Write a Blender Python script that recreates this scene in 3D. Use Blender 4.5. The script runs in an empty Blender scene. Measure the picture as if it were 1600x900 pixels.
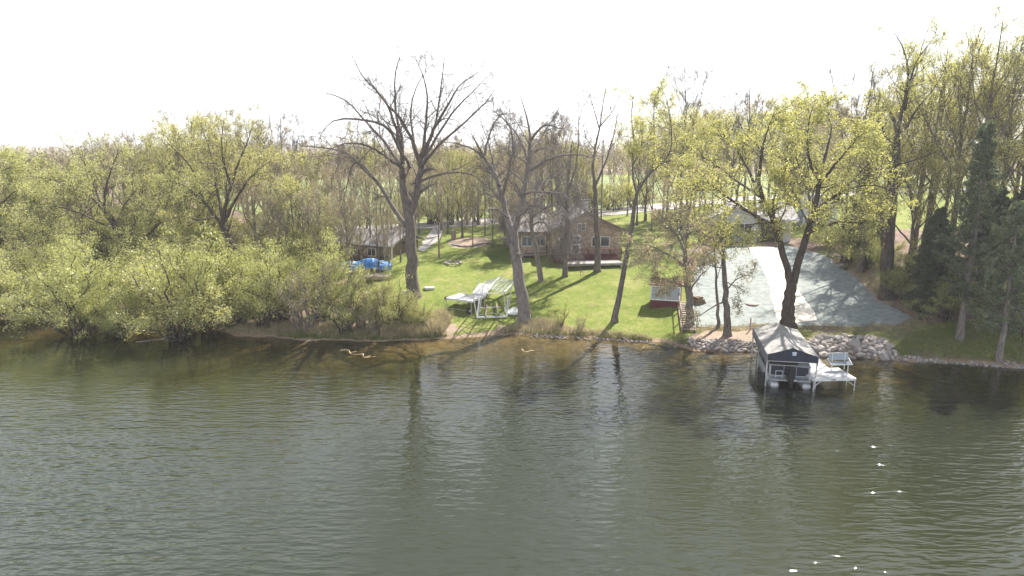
import bpy, bmesh, math, random
import numpy as np
from mathutils import Vector, Matrix, geometry
R = math.radians
scene = bpy.context.scene
COL = scene.collection

# ---------------------------------------------------------------- camera
FPX, PITCH, HCAM = 1100.0, R(11.71), 14.5
cam_d = bpy.data.cameras.new('camera'); cam_d.sensor_width = 36; cam_d.lens = FPX / 1600 * 36
cam_d.clip_start = .5; cam_d.clip_end = 6000
cam = bpy.data.objects.new('camera', cam_d); COL.objects.link(cam)
cam.location = (0, 0, HCAM); cam.rotation_euler = (R(90) - PITCH, 0, 0)
scene.camera = cam
# ---------------------------------------------------------------- light
HAZE = .00042
SUN_EL, SUN_AZ = R(48), R(35)          # azimuth to the right of the view direction
world = bpy.data.worlds.new('World'); scene.world = world; world.use_nodes = True
wn = world.node_tree.nodes; wl = world.node_tree.links
bg = wn['Background']; sky = wn.new('ShaderNodeTexSky'); sky.sky_type = 'NISHITA'
sky.sun_disc = False; sky.sun_elevation = SUN_EL; sky.sun_rotation = SUN_AZ
sky.air_density = 1.0; sky.dust_density = 1.0; sky.ozone_density = 1.0; sky.altitude = 200
# thin haze low in the sky, the same all round, fading upwards into the clear sky
tc = wn.new('ShaderNodeTexCoord'); sx = wn.new('ShaderNodeSeparateXYZ'); wl.new(tc.outputs['Generated'], sx.inputs[0])
mr = wn.new('ShaderNodeMapRange'); mr.interpolation_type = 'SMOOTHSTEP'; wl.new(sx.outputs[2], mr.inputs[0])
mr.inputs[1].default_value = .22; mr.inputs[2].default_value = .85; mr.inputs[3].default_value = .85; mr.inputs[4].default_value = .0
hz = wn.new('ShaderNodeMix'); hz.data_type = 'RGBA'; hz.inputs[7].default_value = (9.6, 9.8, 10.1, 1)
wl.new(mr.outputs[0], hz.inputs[0]); wl.new(sky.outputs[0], hz.inputs[6]); wl.new(hz.outputs[2], bg.inputs[0]); bg.inputs[1].default_value = .08
sun_d = bpy.data.lights.new('sun', 'SUN'); sun_d.energy = 5.0; sun_d.angle = R(.5); sun_d.color = (1, .95, .87)
sun = bpy.data.objects.new('sun', sun_d); COL.objects.link(sun)
sdir = Vector((math.sin(SUN_AZ) * math.cos(SUN_EL), math.cos(SUN_AZ) * math.cos(SUN_EL), math.sin(SUN_EL)))
sun.rotation_euler = sdir.to_track_quat('Z', 'Y').to_euler(); sun.location = (30, 60, 60)
scene.view_settings.view_transform = 'Standard'; scene.view_settings.look = 'None'
scene.view_settings.exposure = 1.3; scene.view_settings.gamma = 1
scene.cycles.max_bounces = 7; scene.cycles.diffuse_bounces = 3; scene.cycles.glossy_bounces = 3
scene.cycles.transmission_bounces = 5; scene.cycles.transparent_max_bounces = 8
scene.cycles.volume_bounces = 0

# ---------------------------------------------------------------- geometry of the place
def ray(px, py):
    v = (450 - py) / FPX
    return np.array([(px - 800) / FPX, math.cos(PITCH) + math.sin(PITCH) * v, -math.sin(PITCH) + math.cos(PITCH) * v])
CAMP = np.array([0, 0, HCAM])
def at_z(px, py, z):
    d = ray(px, py); return CAMP + d * ((z - HCAM) / d[2])
def at_y(px, py, Y):
    d = ray(px, py); return CAMP + d * (Y / d[1])
SHORE_PX = [(0,499),(80,502),(200,507),(300,512),(380,524),(460,530),(560,533),(660,531),(720,527),(770,523),(830,523),
            (900,527),(980,531),(1050,537),(1080,546),(1190,551),(1290,555),(1390,562),(1470,566),(1540,570),(1600,574)]
SW = np.array([at_z(x, y, 0)[:2] for x, y in SHORE_PX])
SX = np.concatenate([[-900, -120], SW[:, 0], [90, 900]]); SY = np.concatenate([[150, 66], SW[:, 1], [38, -60]])
def wob(x, y, s, seed=0):
    o = seed * 3.7
    return (np.sin(x*s+1.3*np.sin(y*s*.7+o)+o) + np.sin(y*s*1.13+1.7*np.sin(x*s*.83+2+o)+o*.5) +
            .5*np.sin(x*s*2.3+y*s*1.9+o) + .5*np.sin(x*s*1.7-y*s*2.6+1+o)) / 3
PD = [-300,-60,-30,-14,-6,-2.5,-.6,0,.35,1.0,2.5,5,12,20,30,45,70,110,200,600,3500]
PH = [-7,-5,-2.9,-1.3,-.6,-.30,-.12,0,.22,.42,.62,.9,1.85,2.75,3.5,4.05,4.5,4.8,5.0,5.0,5.5]
PL = [-7,-5,-2.9,-1.4,-.7,-.34,-.12,0,.15,.28,.40,.5,.95,1.5,2.2,3.0,3.9,4.6,5.0,5.0,5.5]
def height(x, y):
    x = np.asarray(x, float); y = np.asarray(y, float)
    s = np.interp(x, SX, SY) + .35 * wob(x, y*0, 1.3) + .15 * wob(x, y*0, 4.1, 2)
    d = y - s
    a = np.interp(d, PD, PH); b = np.interp(d, PD, PL)
    w = np.clip((-x - 8) / 14, 0, 1); w = w*w*(3-2*w)
    h = a*(1-w) + b*w
    bank = np.clip((x-28)/10, 0, 1) * np.clip((d-3)/10, 0, 1) * np.clip((60-d)/30, 0, 1)
    h = h + bank * 1.6
    return h + np.clip((d-1)/6, 0, 1) * (.10*wob(x, y, .35) + .03*wob(x, y, 1.1, 1)) + np.clip(-d/3, 0, 1)*.08*wob(x, y, .6, 3)
def gz(x, y): return float(height(x, y))
def ground(px, py):
    d = ray(px, py)
    if d[2] > -1e-3: d[2] = -1e-3
    t = np.linspace(25, 420, 8000); P = CAMP + d * t[:, None]
    k = np.argmax(P[:, 2] <= height(P[:, 0], P[:, 1]))
    return P[k]
def px_of(p):
    x, y, z = p[0], p[1], p[2]-HCAM
    dz = math.cos(PITCH)*y - math.sin(PITCH)*z; dy = math.sin(PITCH)*y + math.cos(PITCH)*z
    return 800+FPX*x/dz, 450-FPX*dy/dz

# ---------------------------------------------------------------- object helpers
def tag(o, label=None, cat=None, group=None, kind=None):
    if label: o['label'] = label
    if cat: o['category'] = cat
    if group: o['group'] = group
    if kind: o['kind'] = kind
    return o
def thing(name, label, cat, loc=(0,0,0), rz=0, group=None):
    o = bpy.data.objects.new(name, None); COL.objects.link(o)
    o.location = loc; o.rotation_euler = (0, 0, rz); o.empty_display_size = .3
    return tag(o, label, cat, group)
def link(name, me, parent=None, loc=(0,0,0)):
    o = bpy.data.objects.new(name, me); COL.objects.link(o); o.parent = parent; o.location = loc
    return o
def copy_tree(o, parent=None):
    c = o.copy(); COL.objects.link(c); c.parent = parent
    for ch in list(o.children): copy_tree(ch, c)
    return c
def np_mesh(name, V, F, mat, smooth=True):
    """F: (n,4) or (n,3) index array"""
    me = bpy.data.meshes.new(name); V = np.asarray(V, np.float32); F = np.asarray(F, np.int32); k = F.shape[1]
    me.vertices.add(len(V)); me.vertices.foreach_set('co', V.ravel())
    me.loops.add(F.size); me.loops.foreach_set('vertex_index', F.ravel())
    me.polygons.add(len(F)); me.polygons.foreach_set('loop_start', np.arange(0, F.size, k, dtype=np.int32))
    me.polygons.foreach_set('loop_total', np.full(len(F), k, np.int32))
    me.polygons.foreach_set('use_smooth', np.full(len(F), smooth, bool))
    me.materials.append(mat); me.update(calc_edges=True); return me
class MB:
    """collects boxes, bars, tubes, prisms in a bmesh, builds ONE mesh"""
    def __init__(s): s.bm = bmesh.new()
    def box(s, c, size, rz=0, rx=0, ry=0):
        m = Matrix.Translation(c) @ Matrix.Rotation(rz,4,'Z') @ Matrix.Rotation(ry,4,'Y') @ Matrix.Rotation(rx,4,'X') @ Matrix.Diagonal((*size,1))
        bmesh.ops.create_cube(s.bm, size=1, matrix=m); return s
    def bar(s, a, b, w, h=None):
        a = Vector(a); b = Vector(b); d = b-a
        m = Matrix.Translation((a+b)/2) @ d.to_track_quat('Z','Y').to_matrix().to_4x4() @ Matrix.Diagonal((w, h or w, d.length, 1))
        bmesh.ops.create_cube(s.bm, size=1, matrix=m); return s
    def cyl(s, a, b, r1, r2=None, n=10):
        a = Vector(a); b = Vector(b); d = b-a
        m = Matrix.Translation((a+b)/2) @ d.to_track_quat('Z','Y').to_matrix().to_4x4()
        bmesh.ops.create_cone(s.bm, cap_ends=True, segments=n, radius1=r1, radius2=r1 if r2 is None else r2, depth=d.length, matrix=m); return s
    def poly(s, pts, thick=None):
        """flat polygon; with thick (a vector) a closed prism"""
        vs = [s.bm.verts.new(p) for p in pts]
        if thick is None: s.bm.faces.new(vs); return s
        t = Vector(thick); ws = [s.bm.verts.new(Vector(p)+t) for p in pts]; n = len(vs)
        s.bm.faces.new(vs[::-1]); s.bm.faces.new(ws)
        for i in range(n): s.bm.faces.new((vs[i], vs[(i+1)%n], ws[(i+1)%n], ws[i]))
        return s
    def sph(s, c, r, sx=1, sy=1, sz=1, sub=2):
        bmesh.ops.create_icosphere(s.bm, subdivisions=sub, radius=r, matrix=Matrix.Translation(c) @ Matrix.Diagonal((sx,sy,sz,1))); return s
    def bevel(s, w=.01, seg=1):
        bmesh.ops.bevel(s.bm, geom=s.bm.edges[:], offset=w, segments=seg, affect='EDGES', clamp_overlap=True); return s
    def mesh(s, name, mat, smooth=False):
        bmesh.ops.recalc_face_normals(s.bm, faces=s.bm.faces[:])
        me = bpy.data.meshes.new(name); s.bm.to_mesh(me); s.bm.free(); me.materials.append(mat)
        if smooth: me.polygons.foreach_set('use_smooth', [True]*len(me.polygons))
        return me
    def build(s, name, mat, parent=None, loc=(0,0,0), smooth=False):
        return link(name, s.mesh(name, mat, smooth), parent, loc)

# ---------------------------------------------------------------- materials
MATS = {}
def nt(name):
    m = bpy.data.materials.new(name); m.use_nodes = True; t = m.node_tree
    t.nodes.clear(); out = t.nodes.new('ShaderNodeOutputMaterial'); MATS[name] = m
    return m, t, t.nodes, t.links, out
def noise(t, vec, scale, detail=4, rough=.55, w=None):
    n = t.nodes.new('ShaderNodeTexNoise'); n.inputs['Scale'].default_value = scale
    n.inputs['Detail'].default_value = detail; n.inputs['Roughness'].default_value = rough
    if vec is not None: t.links.new(vec, n.inputs['Vector'])
    return n.outputs['Fac']
def ramp(t, fac, stops):
    r = t.nodes.new('ShaderNodeValToRGB'); e = r.color_ramp.elements
    for i, (p, c) in enumerate(stops):
        k = e[i] if i < 2 else e.new(p)
        k.position = p; k.color = (*c, 1) if len(c) == 3 else c
    t.links.new(fac, r.inputs[0]); return r.outputs[0]
def mixc(t, fac, a, b, mode='MIX'):
    m = t.nodes.new('ShaderNodeMix'); m.data_type = 'RGBA'; m.blend_type = mode
    for s, v in ((0, fac), (6, a), (7, b)):
        if hasattr(v, 'links') or isinstance(v, bpy.types.NodeSocket): t.links.new(v, m.inputs[s])
        elif s == 0: m.inputs[0].default_value = v
        else: m.inputs[s].default_value = (*v, 1)
    return m.outputs[2]
def mth(t, op, a, b=0., clamp=False):
    m = t.nodes.new('ShaderNodeMath'); m.operation = op; m.use_clamp = clamp
    for i, v in enumerate((a, b)):
        if isinstance(v, bpy.types.NodeSocket): t.links.new(v, m.inputs[i])
        else: m.inputs[i].default_value = v
    return m.outputs[0]
def smooth_step(t, v, lo, hi):
    m = t.nodes.new('ShaderNodeMapRange'); m.interpolation_type = 'SMOOTHSTEP'
    t.links.new(v, m.inputs[0]); m.inputs[1].default_value = lo; m.inputs[2].default_value = hi
    return m.outputs[0]
def coords(t, kind='Object'):
    return t.nodes.new('ShaderNodeTexCoord').outputs[kind]
def position(t): return t.nodes.new('ShaderNodeNewGeometry').outputs['Position']
def scaled(t, vec, s):
    m = t.nodes.new('ShaderNodeMapping'); m.inputs['Scale'].default_value = s; t.links.new(vec, m.inputs[0]); return m.outputs[0]
def pbr(name, col, rough=.7, metal=0, var=.25, scale=3, bump=0, bscale=20, spec=.4, col2=None):
    m, t, N, L, out = nt(name); b = N.new('ShaderNodeBsdfPrincipled'); L.new(b.outputs[0], out.inputs[0])
    o = coords(t); f = noise(t, o, scale, 6, .6)
    c2 = col2 or tuple(c*(1-var) for c in col)
    c = ramp(t, f, [(.3, c2), (.7, tuple(min(1, c*(1+var*.5)) for c in col))])
    L.new(c, b.inputs['Base Color']); b.inputs['Roughness'].default_value = rough
    b.inputs['Metallic'].default_value = metal; b.inputs['Specular IOR Level'].default_value = spec
    if bump:
        bn = N.new('ShaderNodeBump'); bn.inputs['Strength'].default_value = bump; bn.inputs['Distance'].default_value = .03
        L.new(noise(t, o, bscale, 5), bn.inputs['Height']); L.new(bn.outputs[0], b.inputs['Normal'])
    return m
def leafmat(name, c1, c2, trans=.5, scale=.5, tcol=None):
    m, t, N, L, out = nt(name); pos = position(t)
    isl = N.new('ShaderNodeNewGeometry').outputs['Random Per Island']
    f = mth(t, 'ADD', mth(t, 'MULTIPLY', noise(t, pos, scale, 3), .7), mth(t, 'MULTIPLY', isl, .45), True)
    orr = N.new('ShaderNodeObjectInfo').outputs['Random']; f = mth(t, 'ADD', f, mth(t, 'MULTIPLY', mth(t, 'SUBTRACT', orr, .5), .35), True)
    c = ramp(t, f, [(.3, c1), (.75, c2)]); c = mixc(t, mth(t, 'MULTIPLY', mth(t,'FRACT', mth(t,'MULTIPLY', orr, 7.3)), .28), c, (.30,.25,.15) if 'pine' not in name and 'cedar' not in name else c1)
    d = N.new('ShaderNodeBsdfDiffuse'); tr = N.new('ShaderNodeBsdfTranslucent'); g = N.new('ShaderNodeBsdfGlossy')
    L.new(c, d.inputs[0]); L.new(mixc(t, 1., c, tcol or (1.0, 1.0, .8), 'MULTIPLY'), tr.inputs[0]); g.inputs['Roughness'].default_value = .4
    mx = N.new('ShaderNodeMixShader'); mx.inputs[0].default_value = trans
    L.new(d.outputs[0], mx.inputs[1]); L.new(tr.outputs[0], mx.inputs[2])
    m2 = N.new('ShaderNodeMixShader'); m2.inputs[0].default_value = .04
    L.new(mx.outputs[0], m2.inputs[1]); L.new(g.outputs[0], m2.inputs[2]); L.new(m2.outputs[0], out.inputs[0])
    return m
def barkmat(name, c1, c2):
    m, t, N, L, out = nt(name); b = N.new('ShaderNodeBsdfPrincipled'); L.new(b.outputs[0], out.inputs[0])
    p = scaled(t, position(t), (1, 1, .22)); f = noise(t, p, 9, 6, .7)
    L.new(ramp(t, f, [(.32, c1), (.68, c2)]), b.inputs['Base Color']); b.inputs['Roughness'].default_value = .95
    b.inputs['Specular IOR Level'].default_value = .15
    bn = N.new('ShaderNodeBump'); bn.inputs['Strength'].default_value = .9; bn.inputs['Distance'].default_value = .06
    L.new(f, bn.inputs['Height']); L.new(bn.outputs[0], b.inputs['Normal']); return m
BARK = barkmat('bark_grey_brown', (.06,.050,.046), (.22,.185,.165))
BARKP = barkmat('bark_pale', (.10,.085,.078), (.28,.245,.225))
BARKD = barkmat('bark_dark', (.035,.028,.024), (.12,.095,.08))
L_YEL = leafmat('leaf_spring_yellow', (.33,.34,.14), (.60,.60,.29), .6, tcol=(1.15,1.1,.6))
L_WIL = leafmat('leaf_willow', (.32,.34,.14), (.58,.58,.30), .6, tcol=(1.1,1.1,.6))
L_BUD = leafmat('leaf_buds', (.34,.29,.20), (.50,.45,.27), .4, tcol=(1.1,1.,.8))
L_TAN = leafmat('leaf_pale_tan', (.32,.29,.17), (.50,.45,.30), .45, tcol=(1.1,1.,.8))
L_PIN = leafmat('pine_needles', (.075,.10,.05), (.17,.20,.11), .35)
L_CED = leafmat('cedar_foliage', (.04,.055,.028), (.10,.12,.06), .25)
G_DRY = leafmat('grass_dry', (.30,.25,.15), (.50,.43,.29), .4, 1.5)
G_GRN = leafmat('grass_green', (.08,.13,.02), (.20,.25,.05), .45, 1.5)
WHITE = pbr('white_painted_metal', (.66,.66,.64), .5, var=.25)
ALU = pbr('aluminium', (.62,.62,.61), .4, .6, var=.15)
DECKW = pbr('white_deck', (.62,.61,.59), .6, var=.22, scale=1.4)
DARK = pbr('black_plastic', (.02,.02,.022), .35, var=.2)
NAVY = pbr('navy_vinyl', (.022,.028,.045), .5, var=.25)
CANV = pbr('canopy_fabric', (.29,.275,.26), .8, var=.14, scale=1.2, bump=.3, bscale=3)
CANS = pbr('canopy_side_fabric', (.15,.15,.17), .8, var=.15)
GREY = pbr('grey_upholstery', (.30,.34,.38), .6, var=.12)
TUBE = pbr('pontoon_metal', (.42,.43,.44), .4, .5, var=.2)
RED = pbr('dark_red_paint', (.115,.024,.024), .6, var=.3, scale=2)
SIDW = pbr('white_siding', (.48,.48,.48), .7, var=.08)
TRIM = pbr('white_trim', (.78,.78,.77), .5, var=.05)
ROOF = pbr('grey_shingles', (.24,.225,.225), .9, var=.25, scale=6, bump=.4, bscale=12)
ROOFL = pbr('light_grey_shingles', (.34,.325,.35), .9, var=.15, scale=5, bump=.3, bscale=12)
GLASS = pbr('window_glass', (.05,.06,.07), .06, 0, var=.3, spec=.9)
PANEL = pbr('pale_blue_panel', (.33,.37,.41), .45, var=.12, scale=4)
WOOD = pbr('weathered_wood', (.30,.24,.19), .85, var=.35, scale=4, bump=.3)
LOG = pbr('cut_firewood', (.26,.18,.11), .9, var=.4, scale=5)
BLUE = pbr('blue_tarpaulin', (.05,.22,.52), .45, var=.25, scale=2, bump=.5, bscale=3)
CONC = pbr('concrete', (.50,.48,.45), .85, var=.15, scale=2, bump=.2)
RUBBER = pbr('rubber', (.03,.03,.03), .8)
STEEL = pbr('dark_steel', (.10,.10,.10), .5, .5)
LITTER = pbr('leaf_litter', (.26,.17,.11), .95, var=.4, scale=9, bump=.6)
def stone_mat():
    m, t, N, L, out = nt('field_stone'); b = N.new('ShaderNodeBsdfPrincipled'); L.new(b.outputs[0], out.inputs[0])
    r = N.new('ShaderNodeObjectInfo').outputs['Random']
    base = ramp(t, r, [(0, (.30,.27,.25)), (.3, (.46,.41,.38)), (.55, (.36,.31,.30)), (.8, (.55,.49,.43)), (1, (.27,.27,.28))])
    o = coords(t); c = mixc(t, noise(t, o, 3, 6), base, (.22,.19,.17)); L.new(c, b.inputs['Base Color'])
    b.inputs['Roughness'].default_value = .85
    bn = N.new('ShaderNodeBump'); bn.inputs['Strength'].default_value = .5; bn.inputs['Distance'].default_value = .05
    L.new(noise(t, o, 6, 5), bn.inputs['Height']); L.new(bn.outputs[0], b.inputs['Normal']); return m
STONE = stone_mat()
def wall_stone():
    m, t, N, L, out = nt('brick_masonry'); b = N.new('ShaderNodeBsdfPrincipled'); L.new(b.outputs[0], out.inputs[0])
    o = scaled(t, coords(t), (1, 1, 1.9)); v = N.new('ShaderNodeTexVoronoi'); v.inputs['Scale'].default_value = 3.6; L.new(o, v.inputs[0])
    c = ramp(t, noise(t, v.outputs['Color'], 3, 1), [(.3, (.26,.19,.14)), (.5, (.40,.31,.24)), (.7, (.52,.42,.33))])
    L.new(c, b.inputs['Base Color']); b.inputs['Roughness'].default_value = .9
    bn = N.new('ShaderNodeBump'); bn.inputs['Strength'].default_value = .6; bn.inputs['Distance'].default_value = .03
    L.new(v.outputs['Distance'], bn.inputs['Height']); bn.invert = True; L.new(bn.outputs[0], b.inputs['Normal']); return m
MASON = wall_stone()

def ground_mat():
    m, t, N, L, out = nt('ground_cover'); b = N.new('ShaderNodeBsdfPrincipled'); L.new(b.outputs[0], out.inputs[0])
    b.inputs['Roughness'].default_value = .95; b.inputs['Specular IOR Level'].default_value = .1
    p = position(t)
    def attr(n):
        a = N.new('ShaderNodeAttribute'); a.attribute_name = n; return a.outputs['Fac']
    n1 = noise(t, p, .35, 5); n2 = noise(t, p, 2.2, 6, .7); n3 = noise(t, p, 9, 6, .75)
    lawn = ramp(t, mth(t,'ADD',mth(t,'MULTIPLY',n1,.5),mth(t,'MULTIPLY',n2,.5)), [(.34, (.11,.155,.03)), (.5, (.20,.24,.05)), (.64, (.35,.32,.13))])
    lawn = mixc(t, mth(t,'MULTIPLY',smooth_step(t, noise(t, p, 1.1, 6, .75), .54, .68), .6), lawn, (.27,.20,.12))
    lawn = mixc(t, mth(t,'MULTIPLY',smooth_step(t,n3,.4,.65),.55), lawn, (.11,.14,.035))
    lit = ramp(t, mth(t,'ADD',mth(t,'MULTIPLY',n2,.4),mth(t,'MULTIPLY',n3,.6)), [(.34, (.09,.065,.05)), (.5, (.23,.16,.13)), (.64, (.40,.30,.25))])
    lit = mixc(t, smooth_step(t, n1, .46, .62), lit, (.12,.15,.035))
    c = mixc(t, smooth_step(t, mth(t,'ADD',attr('lawn'),mth(t,'MULTIPLY',mth(t,'SUBTRACT',n2,.5),.6)), .35, .65), lit, lawn)
    dry = ramp(t, n3, [(.35, (.24,.17,.12)), (.65, (.46,.37,.29))])
    c = mixc(t, smooth_step(t, mth(t,'ADD',attr('bare'),mth(t,'MULTIPLY',mth(t,'SUBTRACT',n2,.5),.7)), .35, .7), c, dry)
    z = N.new('ShaderNodeSeparateXYZ'); L.new(p, z.inputs[0]); z = z.outputs[2]
    sand = ramp(t, n3, [(.3, (.20,.13,.08)), (.7, (.44,.34,.24))])
    zz = mth(t,'ADD',z,mth(t,'MULTIPLY',mth(t,'SUBTRACT',n2,.5),.25))
    c = mixc(t, smooth_step(t, zz, .26, .10), c, sand)
    bed = ramp(t, n2, [(.35, (.15,.10,.05)), (.65, (.36,.26,.13))])
    c = mixc(t, smooth_step(t, zz, .02, -.12), c, bed)
    deep = ramp(t, n1, [(.4, (.022,.034,.020)), (.6, (.055,.066,.032))])
    c = mixc(t, smooth_step(t, zz, -.5, -2.2), c, deep)
    L.new(c, b.inputs['Base Color'])
    bn = N.new('ShaderNodeBump'); bn.inputs['Strength'].default_value = .8; bn.inputs['Distance'].default_value = .12
    L.new(n3, bn.inputs['Height']); L.new(bn.outputs[0], b.inputs['Normal']); return m
def water_mat():
    m, t, N, L, out = nt('lake_water'); p = position(t)
    patch = noise(t, scaled(t, p, (1, .55, 1)), .045, 3)
    def wv(rot, sc, sx_, sy_, det, rg=.5):
        mp = N.new('ShaderNodeMapping'); mp.inputs['Rotation'].default_value = (0,0,R(rot)); mp.inputs['Scale'].default_value = (sx_,sy_,1); L.new(p, mp.inputs[0])
        return noise(t, mp.outputs[0], sc, det, rg)
    w1 = wv(-7, 1.15, .62, 1.9, 1); w2 = wv(9, 2.2, .7, 1.9, 1); w3 = wv(-20, 4.6, .8, 1.6, 2); w0 = wv(4, .35, .6, 1.5, 1)
    h = mth(t,'ADD', mth(t,'ADD', w1, mth(t,'MULTIPLY', w0, .9)), mth(t,'ADD', mth(t,'MULTIPLY', w2, .7), mth(t,'MULTIPLY', w3, .22)))
    bn = N.new('ShaderNodeBump'); bn.inputs['Distance'].default_value = .088
    sy_ = N.new('ShaderNodeSeparateXYZ'); L.new(p, sy_.inputs[0]); calm = mth(t,'ADD', mth(t,'MULTIPLY', smooth_step(t, sy_.outputs[1], 52, 26), .62), .26)   # lee of the bank
    L.new(mth(t,'MULTIPLY', calm, mth(t,'ADD', mth(t,'MULTIPLY', smooth_step(t, patch, .38, .62), .65), .35)), bn.inputs['Strength'])
    L.new(h, bn.inputs['Height'])
    g = N.new('ShaderNodeBsdfGlossy'); g.inputs['Roughness'].default_value = .03; g.inputs[0].default_value = (.95,.97,1,1)
    L.new(bn.outputs[0], g.inputs['Normal'])
    at = N.new('ShaderNodeAttribute'); at.attribute_name = 'depth'; dp_ = at.outputs['Fac']      # murk grows with the depth of water
    def ex(k): return mth(t, 'EXPONENT', mth(t, 'MULTIPLY', dp_, -k))
    cc = N.new('ShaderNodeCombineColor')
    for i_, k_ in enumerate((.45, .40, .85)): L.new(mth(t,'MULTIPLY', ex(k_), (.97,.96,.90)[i_]), cc.inputs[i_])
    tr = N.new('ShaderNodeBsdfTransparent'); L.new(cc.outputs[0], tr.inputs[0])
    df = N.new('ShaderNodeBsdfDiffuse'); L.new(mixc(t, smooth_step(t, patch, .35, .65), (.024,.028,.012), (.029,.035,.022)), df.inputs[0])
    body = N.new('ShaderNodeMixShader'); L.new(mth(t,'SUBTRACT', 1., ex(1.0)), body.inputs[0])
    L.new(tr.outputs[0], body.inputs[1]); L.new(df.outputs[0], body.inputs[2])
    fr = N.new('ShaderNodeFresnel'); fr.inputs[0].default_value = 1.43; L.new(bn.outputs[0], fr.inputs['Normal'])
    mx = N.new('ShaderNodeMixShader'); L.new(fr.outputs[0], mx.inputs[0])
    L.new(body.outputs[0], mx.inputs[1]); L.new(g.outputs[0], mx.inputs[2]); L.new(mx.outputs[0], out.inputs[0]); return m
SEED = pbr('hydroseed_mulch', (.27,.285,.268), .95, var=.3, scale=2.2, bump=.5, bscale=9, col2=(.165,.19,.18))
SANDP = pbr('pale_sand_path', (.78,.71,.60), .95, var=.12, scale=1.5, bump=.3, bscale=6)
ROADM = pbr('pale_gravel_road', (.38,.35,.325), .95, var=.12, scale=.4)
FIELD = pbr('crop_field', (.185,.215,.075), .95, var=.3, scale=.05, col2=(.15,.185,.06))
VERGE = pbr('rough_verge', (.20,.22,.05), .95, var=.4, scale=.3)

# ---------------------------------------------------------------- ground, water, sheets
def inside(poly, x, y):
    r = np.zeros(x.shape, bool); n = len(poly); j = n-1
    for i in range(n):
        xi, yi = poly[i][:2]; xj, yj = poly[j][:2]
        c = ((yi > y) != (yj > y)) & (x < (xj-xi)*(y-yi)/((yj-yi) or 1e-9)+xi); r ^= c; j = i
    return r
def gpoly(pxs): return [tuple(ground(*p)[:2]) for p in pxs]
LAWN = gpoly([(610,470),(640,512),(700,520),(760,519),(830,517),(900,523),(1000,527),(1072,533),(1078,500),(1085,440),(1065,405),(1040,385),(1000,345),(940,345),(860,345),(790,355),(700,362),(650,380),(600,400),(590,440)])
LAWN2 = gpoly([(1080,515),(1200,512),(1300,515),(1420,505),(1500,500),(1650,515),(1680,562),(1500,560),(1400,550),(1290,535),(1180,540),(1090,536)])
BARE = gpoly([(1090,520),(1170,510),(1200,520),(1190,545),(1100,540)])
BARE2 = gpoly([(1310,470),(1330,400),(1385,380),(1420,430),(1400,480),(1340,485)])
BARE3 = gpoly([(610,512),(700,495),(712,514),(690,526),(600,526)])
BARE4 = gpoly([(775,514),(860,500),(900,520),(820,524)])
BARE5 = gpoly([(700,375),(760,370),(770,385),(700,388)])
FARM = [(-40,60),(-60,200),(200,200),(110,60)]
def axis(lo, hi, a, b, step, nout):
    mid = np.arange(a, b+step/2, step)
    l = a - (np.geomspace(step*2, a-lo, nout))[::-1]; r = b + np.geomspace(step*2, hi-b, nout)
    return np.concatenate([l, mid, r])
gx = axis(-3000, 3000, -60, 60, .5, 40); gy = axis(-400, 3400, 38, 100, .45, 44)
X, Y = np.meshgrid(gx, gy); Z = height(X, Y)
def grid_faces(nx, ny):
    i = np.arange(nx-1)[None,:] + nx*np.arange(ny-1)[:,None]; i = i.ravel()
    return np.stack([i, i+1, i+nx+1, i+nx], 1)
GM = ground_mat()
me = np_mesh('ground', np.stack([X.ravel(), Y.ravel(), Z.ravel()], 1), grid_faces(len(gx), len(gy)), GM)
xs, ys = X.ravel(), Y.ravel(); jx = xs+.6*wob(xs,ys,.9,5); jy = ys+.6*wob(xs,ys,.8,7)
lw = (inside(LAWN,jx,jy) | inside(LAWN2,jx,jy)).astype(np.float32)
lw[inside(LAWN2,jx,jy)] = .52; lw[(ys > 78) & (xs > -30)] = .62; lw[ys > 208] = .05  # right bank grass: litter mottling in the colour stands in for sun and shade
a = me.attributes.new('lawn','FLOAT','POINT'); a.data.foreach_set('value', lw)
br = np.zeros(len(xs), np.float32)
BARE6 = gpoly([(1262,540),(1290,524),(1345,522),(1385,530),(1404,556),(1395,566),(1330,563),(1275,560)]); BARE7 = gpoly([(1074,528),(1150,531),(1200,535),(1206,556),(1120,552),(1078,545)])
br[inside(LAWN2,jx,jy)] = .38  # dry grass mixed in, its pale spots also painting sunlit patches
for P_ in (BARE6, BARE7, BARE, BARE2, BARE3, BARE4, BARE5): br[inside(P_,jx,jy)] = .8
a = me.attributes.new('bare','FLOAT','POINT'); a.data.foreach_set('value', br)
tag(link('ground', me), kind='structure')
wx = axis(-3000, 3000, -60, 60, 1.5, 24); wy = np.concatenate([[-400,-200,-80,0,12,24,32], np.arange(38, 64, .5), [68,80,160.]])
WX, WY = np.meshgrid(wx, wy)
me = np_mesh('water', np.stack([WX.ravel(), WY.ravel(), 0*WX.ravel()],1), grid_faces(len(wx),len(wy)), water_mat())
a = me.attributes.new('depth','FLOAT','POINT'); a.data.foreach_set('value', np.maximum(0, -height(WX.ravel(), WY.ravel())).astype(np.float32))
tag(link('water', me), kind='structure')

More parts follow.
